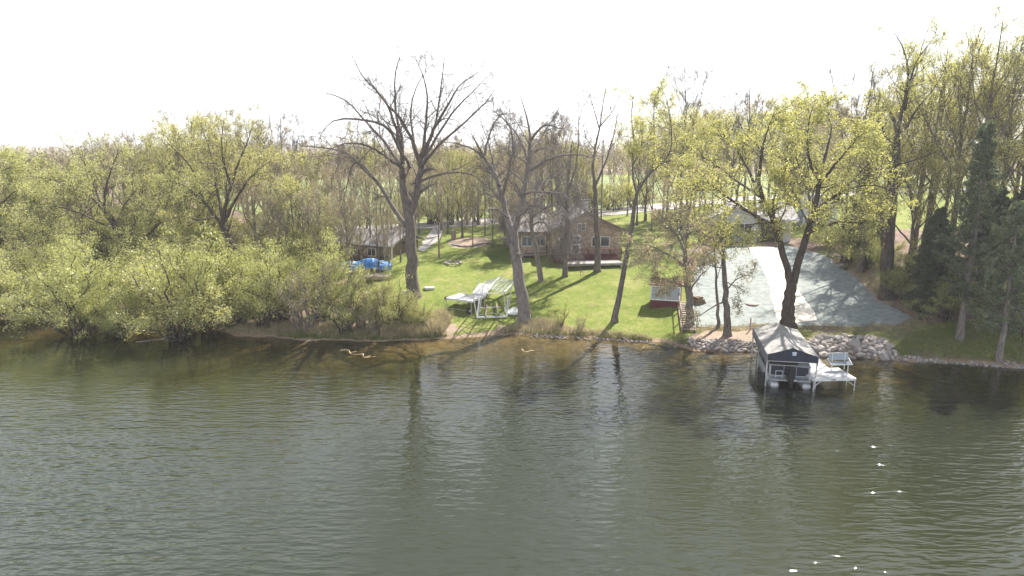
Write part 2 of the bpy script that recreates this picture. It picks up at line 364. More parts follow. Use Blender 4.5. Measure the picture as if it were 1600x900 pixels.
def sheet(name, poly, mat, lift=.03, step=1.0, rag=.25, rs=1.0):
    """flat sheet draped on the ground, ragged edge"""
    pts = []
    n = len(poly)
    for i in range(n):
        a = np.array(poly[i]); b = np.array(poly[(i+1)%n]); L_ = np.linalg.norm(b-a); k = max(1, int(L_/(step*.4)))
        for j in range(k):
            p = a+(b-a)*j/k
            pts.append((p[0]+rag*wob(p[0],p[1],1.7*rs,4), p[1]+rag*wob(p[0],p[1],1.9*rs,9)))
    P = np.array(pts); nb = len(P)
    gxs = np.arange(P[:,0].min(), P[:,0].max(), step); gys = np.arange(P[:,1].min(), P[:,1].max(), step)
    A, B = np.meshgrid(gxs, gys); A = A.ravel()+.01; B = B.ravel()+.013; k = inside(pts, A, B)
    allp = [Vector(p) for p in pts] + [Vector((x, y)) for x, y in zip(A[k], B[k])]
    vs, es, fs, *_ = geometry.delaunay_2d_cdt(allp, [], [list(range(nb))], 1, 1e-4)
    V = np.array([(v.x, v.y) for v in vs]); Zs = height(V[:,0], V[:,1])+lift
    return tag(link(name, np_mesh(name, np.column_stack([V, Zs]), np.array([tuple(f) for f in fs]), mat)), kind='structure')
sheet('seeded_slope', gpoly([(1082,512),(1082,440),(1100,395),(1150,382),(1200,382),(1235,385),(1290,400),(1330,430),(1370,470),(1425,497),(1400,508),(1330,512),(1270,510),(1200,508),(1150,512)]), SEED, .035, .6, .16, 2.3)
sheet('sand_path', gpoly([(1165,384),(1205,383),(1222,400),(1232,430),(1250,460),(1275,490),(1275,502),(1240,506),(1215,500),(1205,470),(1200,440),(1185,410)]), SANDP, .065, .6, .12)
def road_poly(mid, w):
    mid = [np.array(p) for p in mid]; l, r = [], []
    for i, p in enumerate(mid):
        d = mid[min(i+1,len(mid)-1)]-mid[max(i-1,0)]; d = d/np.linalg.norm(d); nrm = np.array([-d[1], d[0]])
        l.append(tuple(p+nrm*w/2)); r.append(tuple(p-nrm*w/2))
    return l + r[::-1]
road_mid = [ground(*p)[:2] for p in [(-350,378),(-60,371),(200,369),(430,364),(560,359),(680,352),(800,343),(900,336),(1000,326),(1080,318),(1150,312),(1230,306),(1400,300),(1700,290)]]
sheet('gravel_road', road_poly(road_mid, 6.2), ROADM, .05, 2.5, .12)
sheet('driveway', gpoly([(652,392),(668,370),(678,355),(696,352),(688,372),(664,394)]), ROADM, .07, 1.2, .2)
fm = [np.array(p) for p in road_mid]
far = [(f[0]*1.0, f[1]+7) for f in fm]
sheet('crop_field', [(p[0], p[1]) for p in far[3:]] + [(300, 208), (60, 212), (-40, 205), (-75, 150)], FIELD, .06, 6, .8, .2)

# ---------------------------------------------------------------- tubes and leaves (numpy)
def unit(v): return v/np.maximum(np.linalg.norm(v, axis=-1, keepdims=True), 1e-9)
class Wood:
    def __init__(s): s.V, s.F, s.n = [], [], 0
    def add(s, P, Rr, sides):
        """P (N,K,3), Rr (N,K)"""
        N_, K, _ = P.shape
        T = np.empty_like(P); T[:,1:-1] = P[:,2:]-P[:,:-2]; T[:,0] = P[:,1]-P[:,0]; T[:,-1] = P[:,-1]-P[:,-2]; T = unit(T)
        ref = np.tile(np.array([.31,.95,.07]), (N_,1)); bad = abs((T[:,0]*ref).sum(1)) > .85; ref[bad] = [1,.1,.05]
        A = unit(np.cross(T, ref[:,None,:])); B = np.cross(T, A)
        th = np.arange(sides)*2*np.pi/sides
        V = P[:,:,None,:] + Rr[:,:,None,None]*(A[:,:,None,:]*np.cos(th)[None,None,:,None] + B[:,:,None,:]*np.sin(th)[None,None,:,None])
        idx = np.arange(N_*K*sides).reshape(N_,K,sides)+s.n
        q = np.stack([idx[:,:-1], np.roll(idx[:,:-1],-1,2), np.roll(idx[:,1:],-1,2), idx[:,1:]], -1).reshape(-1,4)
        s.V.append(V.reshape(-1,3)); s.F.append(q); s.n += N_*K*sides
    def mesh(s, name, mat):
        return np_mesh(name, np.concatenate(s.V), np.concatenate(s.F), mat)
def resample(pts, rad, K):
    pts = np.asarray(pts, float); rad = np.asarray(rad, float)
    d = np.concatenate([[0], np.cumsum(np.linalg.norm(np.diff(pts,axis=0),axis=1))]); u = np.linspace(0, d[-1], K)
    # catmull-like smoothing by interpolating on a densified, blurred line
    P = np.stack([np.interp(u, d, pts[:,i]) for i in range(3)], 1)
    for _ in range(2): P[1:-1] = (P[:-2]+2*P[1:-1]+P[2:])/4
    return P, np.interp(u, d, rad)
def spawn(P, Rr, n, rng, ang=(35,65), lf=(.35,.7), grav=.1, wig=.18, t0=.25, K=6, rf=.55, tend=1.0, rmin=.006, taper=.25, lmin=.25, lpow=.6, plen=None):
    N_, Kp, _ = P.shape
    L_ = np.linalg.norm(np.diff(P,axis=1),axis=2).sum(1) if plen is None else plen
    par = np.repeat(np.arange(N_), n) if np.isscalar(n) else np.repeat(np.arange(N_), n)
    M = len(par); t0 = np.repeat(t0, n) if not np.isscalar(t0) else t0; t = t0+(tend-t0)*rng.random(M); f = t*(Kp-1); i = np.minimum(f.astype(int), Kp-2); fr = (f-i)[:,None]
    S = P[par,i]*(1-fr)+P[par,i+1]*fr; tan = unit(P[par,i+1]-P[par,i]); r = Rr[par,i]*(1-fr[:,0])+Rr[par,i+1]*fr[:,0]
    rv = unit(np.cross(tan, rng.normal(size=(M,3)))); an = np.radians(rng.uniform(ang[0],ang[1],M))[:,None]
    D = unit(tan*np.cos(an)+rv*np.sin(an))
    ln = np.maximum(L_[par]*rng.uniform(lf[0],lf[1],M)*(1-lpow*t), lmin)
    r0 = np.maximum(r*rf*rng.uniform(.7,1.1,M), rmin)
    Q = np.empty((M,K,3)); Q[:,0] = S; st = (ln/(K-1))[:,None]
    bend = rng.normal(size=(M,3))*wig
    for k in range(1,K):
        D = D + bend*.5 + rng.normal(size=(M,3))*wig*.8; D[:,2] += grav
        D = unit(D); Q[:,k] = Q[:,k-1]+D*st
    rr = r0[:,None]*(1-(1-taper)*np.linspace(0,1,K)[None,:])
    return Q, np.maximum(rr, rmin*.7)
def leaf_quads(P, size, asp, rng, up=0., per=1, spread=.1):
    """P (M,3) anchor points -> V,F"""
    P = np.repeat(P, per, 0) + rng.normal(size=(len(P)*per,3))*spread
    n = len(P); a = rng.normal(size=(n,3)); a[:,2] += up; a = unit(a); b = unit(np.cross(a, rng.normal(size=(n,3))))
    s = (size*rng.uniform(.6,1.3,n))[:,None]
    V = np.stack([P-a*s*.5, P+b*s*asp*.5, P+a*s*.5, P-b*s*asp*.5], 1).reshape(-1,3)
    return V, np.arange(n*4).reshape(-1,4)
def along(P, n, rng, t0=.2):
    N_, K, _ = P.shape; par = np.repeat(np.arange(N_), n); t = t0+(1-t0)*rng.random(len(par)); f = t*(K-1)
    i = np.minimum(f.astype(int), K-2); fr = (f-i)[:,None]; return P[par,i]*(1-fr)+P[par,i+1]*fr

def finish_tree(limbs, rng, style, name_root, mats):
    """limbs: list of (pts,rad). returns (trunk mesh, crown mesh)"""
    W, C = Wood(), Wood(); PR = []
    for pts, rad in limbs:
        K = 14; P, r = resample(pts, rad, K)
        P[1:-1] += rng.normal(size=(K-2,3))*.04*np.minimum(1, r[1:-1,None]*8)
        PR.append((P, r)); W.add(P[None], r[None], 9)
    st = style
    A = np.stack([p for p,_ in PR[st.get('skip',0):]]); Ar = np.stack([r for _,r in PR[st.get('skip',0):]])
    n1 = np.full(len(A), st['n1']); t1 = np.full(len(A), st.get('t1',.25)); plen = np.linalg.norm(np.diff(A,axis=1),axis=2).sum(1)
    if st.get('low'): n1[0] = st['low'][0]; t1[0] = st['low'][1]; plen[0] = min(plen[0], np.median(plen[1:]))
    n1 = np.maximum(1, np.round(n1*np.clip(plen/np.median(plen), .15, 1.25))).astype(int); n1[0] = n1[0] if not st.get('low') else st['low'][0]
    Q1, r1 = spawn(A, Ar, n1, rng, st.get('a1',(30,65)), st.get('l1',(.3,.6)), st.get('g1',.08), st.get('w1',.16), t1, 8, .42, rmin=.02, plen=plen)
    r1 = np.minimum(r1, .13)
    W.add(Q1, r1, 5)
    Q2, r2 = spawn(Q1, r1, st['n2'], rng, st.get('a2',(30,65)), st.get('l2',(.35,.7)), st.get('g2',.06), st.get('w2',.2), .15, 6, .55, rmin=.011)
    C.add(Q2, r2, 3)
    Q3, r3 = spawn(Q2, r2, st['n3'], rng, (25,60), st.get('l3',(.35,.7)), st.get('g3',.05), .2, .1, 3, .6, rmin=st.get('rt',.007))
    C.add(Q3, r3, 3)
    tm = W.mesh(name_root+'_trunk', mats[0]); cm = C.mesh(name_root+'_twigs', mats[0]); lm = None
    if st.get('n4'):
        Q4, r4 = spawn(Q3, r3, st['n4'], rng, (25,60), (.5,1.0), st.get('g3',.05), .2, .1, 2, .7, rmin=.0055, lmin=.25); C.add(Q4, r4, 3)
    if st.get('leaf'):
        size, asp, n3l, n2l, sp = st['leaf']
        pts = along(Q3, n3l, rng, .3)
        if n2l: pts = np.concatenate([pts, along(Q2, n2l, rng, .3)])
        V, F = leaf_quads(pts, size, asp, rng, st.get('up',0), 1, sp)
        lm = np_mesh(name_root+'_leaves', V, F, mats[1], False)
    return tm, cm, lm
def tree_thing(name, meshes, label, cat, loc, group=None, rz=0):
    t = thing(name, label, cat, loc, rz, group)
    link('trunk', meshes[0], t)
    if meshes[2] is not None:
        c = link('crown', meshes[2], t); link('twigs', meshes[1], c)['kind'] = 'stuff'
    else: link('crown', meshes[1], t)['kind'] = 'stuff'
    return t

BARE_ST = dict(n1=9, n2=6, n3=4, g1=.07, g2=.06)
def traced(name, base_px, limbs, style, mats, label, cat='tree', seed=1, Y=None, rk=1.):
    """limbs: list of ([(px,py,depth offset)...], r0, r1); stands where base_px meets the ground"""
    rng = np.random.default_rng(seed); b = ground(*base_px); Y0 = b[1]; out = []
    style = dict(style); style.setdefault('low', (3,.75))
    for i, (pts, r0, r1) in enumerate(limbs):
        W_ = [at_y(p[0], p[1], Y0+(p[2] if len(p) > 2 else 0)) - b for p in pts]; n = len(W_)
        if i == 0: r0, r1 = r0*rk, r1*rk
        rad = np.linspace(r0, r1, n)
        if i == 0:
            W_[0] = np.array([W_[0][0], 0, -.25]); W_.insert(1, W_[0]*.2+W_[1]*.0+np.array([0,0,.25+.25])); W_[1][0] = W_[0][0]
            W_[1][2] = .35; rad = np.concatenate([[r0*1.75, r0*1.2], np.linspace(r0, r1, n-1)])
        out.append((W_, rad*(.82 if i else 1)))
    ms = finish_tree(out, rng, style, name, mats)
    return tree_thing(name, ms, label, cat, b)
def auto_limbs(H, spread, rng, fork=.35, nl=7, r=.2, lean=(0,0), droop=0., tall=1.0):
    """trunk with an upright leader plus limbs; returns list of (pts, rad)"""
    lx, ly = lean; zs = np.linspace(-.25, H*tall*.97, 9); k = zs/H
    w = rng.normal(size=(9,2))*H*.012; w[:3] = 0
    tr = [(lx*H*kk+w[i,0]*min(1,kk*3), ly*H*kk+w[i,1]*min(1,kk*3), z) for i,(kk,z) in enumerate(zip(k,zs))]
    rad = r*(1-.86*np.linspace(0,1,9)); rad[0] = r*1.5; rad[1] = min(rad[1], r)
    L_ = [(tr, rad)]; T = np.array(tr)
    for j in range(nl):
        t = fork+(.85-fork)*(j+rng.random()*.6)/nl; z = t*H*tall
        p = np.array([np.interp(z, zs, T[:,0]), np.interp(z, zs, T[:,1]), z]); az = j*2.4+rng.random()*.9
        out = spread*(1.05-.55*(t-fork)/(1-fork))*rng.uniform(.75,1.1); rise = (H-z)*rng.uniform(.55,.95)*(1-droop)
        pts = [p]
        for s_ in (.3,.6,1.):
            pts.append(p+np.array([math.cos(az)*out*s_**.9, math.sin(az)*out*s_**.9, rise*s_**1.2]) + rng.normal(size=3)*.02*H*s_)
        rr = np.interp(t, np.linspace(0,1,9), rad)*.62
        L_.append((pts, np.linspace(rr, rr*.18, 4)))
    return L_
def auto_tree_meshes(name, H, spread, seed, style, mats, **kw):
    rng = np.random.default_rng(seed); style = dict(style); style.setdefault('low', (style['n1']*2, kw.get('fork',.35)*.9))
    return finish_tree(auto_limbs(H, spread, rng, **kw), rng, style, name, mats)
# ---------------------------------------------------------------- hero trees, limbs laid out one by one
BST = dict(n1=12, n2=7, n3=5, n4=2, g1=.04, g2=.01, g3=-.02, l1=(.25,.55), t1=.22)
traced('cottonwood_tree', (645,464), [
 ([(645,464),(643,410),(641,350),(634,310),(628,290),(628,263)], .62, .30),
 ([(640,345),(652,300),(660,257),(655,240)], .40, .30),
 ([(628,263),(617,244,1),(593,212,2),(567,185,3),(540,153,4),(508,145,5)], .20, .03),
 ([(629,250),(628,231,-1),(615,188,-1),(607,167,-2),(593,143,-2),(564,121,-3),(553,92,-3)], .20, .03),
 ([(628,255),(629,209,1),(617,177,2),(617,140,2),(616,105,3),(628,84,3)], .20, .025),
 ([(657,262),(649,233,-1),(636,199,-2),(615,172,-3),(590,148,-3),(575,120,-4)], .24, .03),
 ([(657,250),(663,233,1),(665,209,1),(668,175,2),(668,143,2),(660,113,3),(647,87,3)], .22, .025),
 ([(660,245),(671,215,-1),(687,185,-2),(703,159,-3),(713,135,-3),(748,113,-4)], .22, .025),
 ([(658,256),(675,225,2),(708,172,3),(740,143,4),(762,118,5)], .18, .025),
 ([(657,262),(671,244,-2),(692,220,-3),(727,191,-4),(759,161,-5),(777,135,-6)], .18, .025),
 ([(668,225,-1),(684,183,0),(687,148,1),(692,113,1),(696,76,2)], .15, .02),
 ([(634,353),(613,322,1),(592,289,2),(572,265,2),(551,241,3),(516,231,4),(468,228,5)], .26, .03),
 ([(585,280,2),(560,255,0),(545,240,-1),(530,250,-2),(518,285,-3)], .12, .02),
 ([(640,262),(604,191,-4),(567,188,-5),(529,183,-6),(511,188,-7),(500,212,-7)], .16, .02),
 ([(652,285),(681,273,-3),(713,268,-4),(740,271,-5),(767,297,-6)], .15, .02),
 ([(560,245,3),(548,262,3),(540,300,4),(532,330,4)], .08, .015),
 ([(627,263),(590,235,-4),(560,222,-6),(530,222,-7),(500,245,-8)], .14, .02),
 ([(655,250),(645,215,5),(640,170,6),(650,130,7),(676,100,8)], .17, .02),
 ([(630,255),(622,215,5),(600,190,8),(585,165,9)], .15, .02)],
 BST, (BARK,), 'huge bare cottonwood with wide spreading crown, left of the stored white dock', seed=3, rk=.8)
SILV = dict(n1=12, n2=8, n3=5, n4=2, g1=-.03, g2=-.02, l1=(.25,.6), w1=.22, w2=.25, t1=.25)
traced('silver_maple_tree', (820,502), [
 ([(820,502),(812,440),(804,390),(802,362)], .45, .36),
 ([(802,364),(792,335,1),(783,297,1),(772,269,2),(756,247,2),(745,225,2),(739,213,2)], .30, .06),
 ([(803,362),(811,336),(819,308),(824,269),(828,236),(831,205),(819,172),(812,147)], .30, .03),
 ([(755,246,2),(764,211,3),(775,186,3),(790,172,4)], .13, .02),
 ([(753,246,2),(742,233,1),(714,224,0),(695,222,-1)], .13, .02),
 ([(785,305,1),(792,286,0),(797,252,-1),(806,222,-2),(800,202,-2),(786,183,-3),(765,170,-4)], .18, .025),
 ([(826,255),(822,241,1),(811,213,2),(794,194,3),(780,165,4)], .14, .02),
 ([(830,218),(842,202,-1),(858,192,-2),(876,204,-2),(890,196,-3)], .13, .02),
 ([(827,266),(850,252,-1),(878,242,-2),(906,241,-3),(931,248,-4)], .16, .03),
 ([(819,303),(836,298,-2),(855,302,-3),(878,300,-4),(894,313,-5),(905,340,-6)], .13, .02),
 ([(795,340),(775,325,-2),(755,330,-3),(735,322,-4)], .09, .02),
 ([(806,345),(830,320,-3),(850,325,-4),(862,345,-5)], .12, .02),
 ([(781,290,1),(770,255,4),(765,225,5),(750,190,6)], .14, .02),
 ([(829,235),(845,215,3),(868,180,4),(880,155,5)], .13, .02)],
 SILV, (BARKP,), 'bare silver grey tree forking low, directly right of the stored boat lift', seed=5)
traced('dead_drooping_tree', (845,440), [
 ([(845,440),(838,395),(830,350),(834,318)], .36, .20),
 ([(834,320),(850,300,1),(870,300,1),(886,330,2),(892,372,2)], .16, .03),
 ([(833,330),(815,305,0),(800,300,-1),(790,325,-2),(786,360,-2)], .12, .02),
 ([(836,312),(845,285,2),(865,272,3),(895,285,3),(912,330,4)], .14, .02),
 ([(831,352),(850,345,-2),(866,360,-3),(875,400,-3)], .12, .02),
 ([(835,318),(838,280,1),(835,250,2)], .12, .02),
 ([(832,340),(856,320,-3),(880,322,-4),(898,355,-5),(903,395,-5)], .12, .02)],
 dict(n1=24, n2=9, n3=5, n4=1, g1=-.18, g2=-.16, g3=-.08, l1=(.3,.7), w1=.25, w2=.28, rt=.015), (BARKP,),
 'half dead tree with pale drooping twigs hanging in front of the brick house', seed=6, rk=.62)
traced('forked_tree', (934,424), [
 ([(934,424),(933,370),(931,330),(929,292)], .27, .20),
 ([(929,292),(926,260),(931,225),(937,195),(943,160),(947,128)], .18, .025),
 ([(929,292),(942,265,1),(952,235,1),(962,200,2),(967,165,2)], .15, .02),
 ([(936,200),(925,160,1),(916,135,1)], .08, .015), ([(937,198),(955,178,-1),(970,148,-1)], .09, .015),
 ([(930,235),(915,215,2),(910,190,2)], .06, .012), ([(953,232,1),(968,215,3),(975,190,3)], .06, .012)],
 dict(n1=8, n2=5, n3=3, g1=.15, g2=.1, l1=(.18,.4)), (BARK,), 'tall slim bare tree with narrow fork, standing in front of the brick gable', seed=8)
traced('slender_tree', (883,432), [
 ([(883,432),(884,380),(886,320),(889,270),(893,225)], .20, .05),
 ([(887,300),(900,265,1),(905,215,1),(904,165,1),(906,128,1)], .12, .015),
 ([(889,270),(878,240,1),(868,215,2)], .08, .015), ([(904,190,1),(912,165,1),(918,150,2)], .05, .01)],
 dict(n1=8, n2=5, n3=3, g1=.12, g2=.1, l1=(.2,.45)), (BARK,), 'thin bare trunk directly in front of the house porch', seed=9)
traced('leaning_tree', (960,503), [
 ([(960,503),(967,465),(976,420),(984,375),(990,330),(995,302)], .27, .17),
 ([(995,302),(1018,262,1),(1044,251,1),(1052,222,2),(1047,184,2),(1040,150,3)], .15, .02),
 ([(995,302),(987,268),(992,222,-1),(985,185,-2),(990,150,-2)], .11, .02),
 ([(992,318),(985,312,0),(984,300,0)], .05, .02),
 ([(1020,262,1),(1023,220,2),(1021,180,2),(1025,140,3)], .10, .015),
 ([(1044,251,1),(1066,254,0),(1085,262,-1)], .07, .015),
 ([(990,255),(1002,235,-3),(1005,200,-4)], .07, .015)],
 dict(n1=9, n2=7, n3=4, g1=.06, g2=.03, l1=(.3,.6), leaf=(.11,.6,9,3,.15), low=(0,.9)), (BARK, L_YEL), 'leaning tree with upper crown of pale yellow leaves, left of the red shed', seed=10, rk=.8)
traced('multi_stem_tree', (1078,512), [
 ([(1078,512),(1078,470),(1074,430),(1070,400)], .28, .2),
 ([(1071,400),(1060,370,1),(1040,345,2),(1020,325,2)], .13, .02),
 ([(1071,400),(1072,360,-1),(1080,310,-1),(1085,265,-2)], .15, .02),
 ([(1073,420),(1050,400,-2),(1020,385,-3),(990,378,-4)], .11, .02),
 ([(1072,410),(1090,385,2),(1110,365,3)], .10, .02),
 ([(1076,450),(1050,440,-1),(1025,432,-2)], .09, .02),
 ([(1072,390),(1055,340,3),(1050,290,4)], .12, .02), ([(1076,455),(1095,430,-2),(1112,415,-3)], .08, .015)],
 dict(n1=11, n2=8, n3=4, g1=.0, g2=.0, l1=(.3,.65), leaf=(.11,.6,6,3,.13)), (BARKP, L_TAN), 'bushy multi stemmed tree in pale tan leaf rising behind the red shed', seed=11)
traced('twisted_tree', (1137,524), [
 ([(1137,524),(1136,490),(1133,450),(1131,400),(1128,370)], .24, .10),
 ([(1134,455),(1150,435,1),(1165,432,1),(1180,420,2)], .07, .012), ([(1134,470),(1112,480,-1),(1095,492,-2),(1080,498,-2)], .08, .015),
 ([(1132,420),(1110,415,1),(1095,405,1)], .06, .012), ([(1130,400),(1118,385,-1),(1122,360,-2)], .06, .015),
 ([(1129,372),(1135,340,0),(1130,305,1),(1120,270,1)], .09, .015), ([(1134,440),(1152,450,-2),(1160,480,-3)], .05, .01)],
 dict(n1=7, n2=5, n3=3, g1=.0, g2=.0, l1=(.3,.7), w1=.3, leaf=(.13,.6,3,1,.12)), (BARK, L_TAN), 'thin crooked tree with bare lower trunk on the left stone bank', seed=12)
traced('sapling', (1121,512), [
 ([(1121,512),(1121,480),(1119,440),(1117,400),(1112,350)], .11, .03), ([(1119,440),(1128,410,1),(1130,380,1)], .04, .01), ([(1118,420),(1105,395,-1),(1100,370,-1)], .04, .01)],
 dict(n1=7, n2=4, n3=3, l1=(.2,.5), leaf=(.13,.6,3,1,.12)), (BARK, L_TAN), 'pencil thin young trunk directly left of the crooked tree', seed=13)
MAP = dict(n1=12, n2=8, n3=4, g1=.02, g2=.0, l1=(.35,.7), w1=.2, leaf=(.115,.7,8,2,.11), t1=.42, low=(0,.9))
traced('big_maple_tree', (1232,510), [
 ([(1232,510),(1232,480),(1236,450),(1237,440)], .58, .44),
 ([(1235,442),(1226,408),(1213,357),(1204,330),(1194,312)], .33, .22),
 ([(1240,442),(1250,394),(1265,357),(1273,328),(1279,292),(1284,262)], .35, .18),
 ([(1196,318),(1185,302,1),(1174,274,2),(1162,253,3),(1145,222,4),(1122,204,5)], .20, .03),
 ([(1194,312),(1187,290,-1),(1186,265,-1),(1190,240,-2),(1198,204,-3),(1210,175,-3)], .20, .025),
 ([(1206,352),(1183,339,-2),(1157,323,-4),(1138,309,-5),(1120,294,-6),(1087,298,-7)], .20, .03),
 ([(1208,340),(1207,315,-2),(1216,290,-3),(1228,262,-4)], .13, .02),
 ([(1284,265),(1290,240,1),(1300,205,2),(1292,170,2)], .16, .02),
 ([(1280,290),(1300,262,-3),(1325,235,-4),(1345,205,-5)], .15, .02),
 ([(1266,352),(1282,322,-3),(1320,295,-5),(1360,285,-6),(1400,300,-7)], .16, .025),
 ([(1262,358),(1268,315,2),(1255,280,4),(1240,235,5),(1235,195,6)], .15, .02),
 ([(1258,368),(1290,350,-5),(1325,345,-7),(1365,352,-8)], .13, .02),
 ([(1270,330),(1300,310,5),(1335,280,7),(1370,240,8)], .14, .02),
 ([(1190,308),(1160,290,4),(1125,262,6),(1090,240,7)], .14, .02),
 ([(1280,285),(1262,245,-4),(1260,205,-5),(1270,165,-5)], .14, .02),
 ([(1212,358),(1195,345,-5),(1165,355,-7),(1140,362,-8)], .09, .02)],
 MAP, (BARKD, L_YEL), 'broad maple with low V fork and yellow green leaves, directly behind the canopy boat', seed=14, rk=.78)
TALL = dict(n1=9, n2=7, n3=4, g1=.12, g2=.06, l1=(.22,.5), leaf=(.11,.6,5,2,.16))
traced('tall_oak_tree', (1388,464), [
 ([(1388,464),(1386,400),(1385,340),(1391,298),(1400,253),(1402,213)], .50, .24),
 ([(1402,215),(1397,187,1),(1380,160,2),(1357,148,2)], .17, .025),
 ([(1402,213),(1407,173),(1417,147,-1),(1420,110,-1),(1412,73,-2),(1393,45,-2)], .20, .02),
 ([(1403,210),(1413,205,1),(1430,173,2),(1463,135,3),(1480,100,3)], .18, .02),
 ([(1399,258),(1387,247,-2),(1368,240,-3),(1350,250,-4)], .14, .02),
 ([(1400,255),(1410,256,1),(1437,247,2),(1470,235,3)], .14, .02),
 ([(1418,145),(1432,110,2),(1440,75,3),(1450,45,3)], .11, .015),
 ([(1414,172),(1420,130,-3),(1433,90,-4),(1460,60,-4)], .11, .015),
 ([(1400,235),(1380,205,-3),(1370,180,-4),(1375,140,-4)], .13, .02)],
 TALL, (BARKD, L_YEL), 'very tall oak with rising limbs, rooted at the right end of the seeded slope', seed=15)
traced('spreading_oak_tree', (385,440), [
 ([(385,440),(372,400),(355,372),(348,352)], .42, .32),
 ([(350,358),(330,330,1),(315,310,1),(290,290,2),(265,280,3),(240,285,4)], .22, .03),
 ([(348,352),(352,320),(362,290),(370,255),(388,225),(395,190)], .24, .025),
 ([(352,345),(368,310,-1),(385,285,-2),(405,262,-3),(425,250,-4)], .18, .02),
 ([(349,350),(340,300,2),(335,262,3),(325,225,3),(310,185,4)], .2, .02),
 ([(362,290),(350,260,-2),(345,225,-3),(350,185,-4)], .14, .02),
 ([(318,312,1),(300,262,-1),(280,240,-2),(258,220,-3)], .12, .02),
 ([(335,338),(310,345,-3),(285,335,-4),(262,345,-5)], .12, .02)],
 dict(n1=12, n2=8, n3=4, g1=.04, g2=.02, l1=(.3,.65), w1=.22, leaf=(.11,.6,5,2,.16)), (BARKD, L_YEL), 'dark limbed spreading tree dotted with bright leaves above the left thicket', seed=16)
traced('leaning_willow_tree', (222,440), [
 ([(222,440),(205,400),(192,375),(178,350),(160,325)], .38, .18),
 ([(195,380),(215,345,1),(222,305,2),(225,270,3)], .2, .03),
 ([(165,332),(140,305,0),(115,292,-1),(80,280,-2),(40,275,-3)], .14, .02),
 ([(170,340),(150,300,3),(140,265,4),(120,240,5)], .16, .02),
 ([(162,328),(165,290,-2),(180,250,-3),(185,235,-3)], .14, .02),
 ([(190,372),(160,372,-2),(120,362,-3),(80,365,-4),(45,382,-5)], .14, .02),
 ([(185,360),(150,345,-4),(110,325,-6),(70,320,-7),(30,330,-8)], .13, .02),
 ([(200,392),(240,360,-2),(262,320,-3),(270,285,-4)], .15, .02),
 ([(180,352),(200,310,5),(240,270,7),(290,262,8)], .14, .02)],
 dict(n1=12, n2=8, n3=4, g1=.0, g2=-.02, l1=(.4,.8), w1=.2, leaf=(.15,.30,8,3,.14)), (BARKD, L_WIL), 'leaning willow with soft green domed crown over the left bank', seed=17)
traced('edge_willow_tree', (-20,450), [
 ([(-20,450),(-25,400),(-30,350),(-28,310)], .35, .2),
 ([(-28,340),(0,320,1),(20,300,1),(45,290,1)], .16, .02), ([(-28,312),(-10,275,0),(10,250,0)], .15, .02),
 ([(-28,380),(5,370,-3),(35,375,-4),(60,390,-5)], .14, .02), ([(-30,330),(-50,290,2),(-60,260,3)], .13, .02), ([(-28,312),(-15,285,5),(5,262,6),(40,255,7)], .12,.02)],
 dict(n1=12, n2=8, n3=4, g1=.0, g2=-.03, l1=(.4,.8), leaf=(.15,.30,8,3,.14)), (BARKD, L_WIL), 'willow cut by the left edge of the picture', seed=18)

# ---------------------------------------------------------------- pines
def pine_meshes(name, H, Rb, seed, bare=.12, dens=1.0, r=.2, mats=(BARKP, L_PIN)):
    rng = np.random.default_rng(seed); W, C = Wood(), Wood(); zs = np.linspace(-.25, H, 10)
    w = rng.normal(size=(10,2))*.06; w[:2] = 0; T = np.column_stack([w, zs]); rr = r*(1-.93*np.linspace(0,1,10)**1.1); rr[0] *= 1.3
    W.add(T[None], rr[None], 9)
    S, E = [], []
    z = H*bare
    while z < H*.985:
        f = (z/H-bare)/(1-bare); nb = 5 if rng.random() < .7 else 4
        for k in range(nb):
            az = rng.random()*6.28; L_ = Rb*(min(1,(f+.12)*4)*(1-f)**.75+.06)*rng.uniform(.55,1.15)
            if rng.random() < .12: L_ *= .4
            c = np.array([np.interp(z,zs,T[:,0]), np.interp(z,zs,T[:,1]), z+rng.normal()*.1]); d = np.array([math.cos(az), math.sin(az), 0])
            sag = -.12+.55*f
            S.append(np.stack([c+d*L_*t+np.array([0,0,L_*(sag*t+.22*t*t)]) for t in np.linspace(0,1,6)])); E.append(.012+.022*L_/Rb*(1.2-f))
        z += H*.021*rng.uniform(.8,1.3)
    A = np.stack(S); Ar = np.array(E)[:,None]*np.linspace(1,.25,6)[None]
    C.add(A, Ar, 4)
    Q, q = spawn(A, Ar, int(7*dens), rng, (35,65), (.25,.5), .06, .12, .25, 5, .5, rmin=.006, lmin=.25); C.add(Q, q, 3)
    pts = np.concatenate([along(Q, int(9*dens), rng, .15), along(A, int(8*dens), rng, .45)])
    V, F = leaf_quads(pts, .30, .28, rng, .5, 2, .07)
    return W.mesh(name+'_trunk', mats[0]), C.mesh(name+'_branches', mats[0]), np_mesh(name+'_needles', V, F, mats[1], False)
CEDM = {}
def place_pine(name, base, top_y, spread_px, label, seed, **kw):
    b = ground(*base); D = b[1]; top = at_y(base[0], top_y, D); H = top[2]-b[2]; s = abs(at_y(base[0]+spread_px, base[1], D)[0]-b[0])
    k = 1
    if name == 'cedar_tree':
        v = seed % 3; CEDM.setdefault(v, (H, pine_meshes(name, H, s, seed, **kw))); k = H/CEDM[v][0]; ms = CEDM[v][1]
    else: ms = pine_meshes(name, H, s, seed, **kw)
    t = thing(name, label, 'pine tree', b, seed*1.0); t.scale = (k,k,k)
    link('trunk', ms[0], t); c = link('crown', ms[2], t); link('branches', ms[1], c)['kind'] = 'stuff'; return t
place_pine('pine_tree', (1499,532), 188, 52, 'tallest pine with straight pale trunk on the right grass bank', 31, bare=.22, r=.24, dens=.8)
place_pine('pine_tree', (1560,562), 318, 62, 'shorter pine at the waterline, rightmost of the bank pines', 32, bare=.20, r=.2, dens=.8)
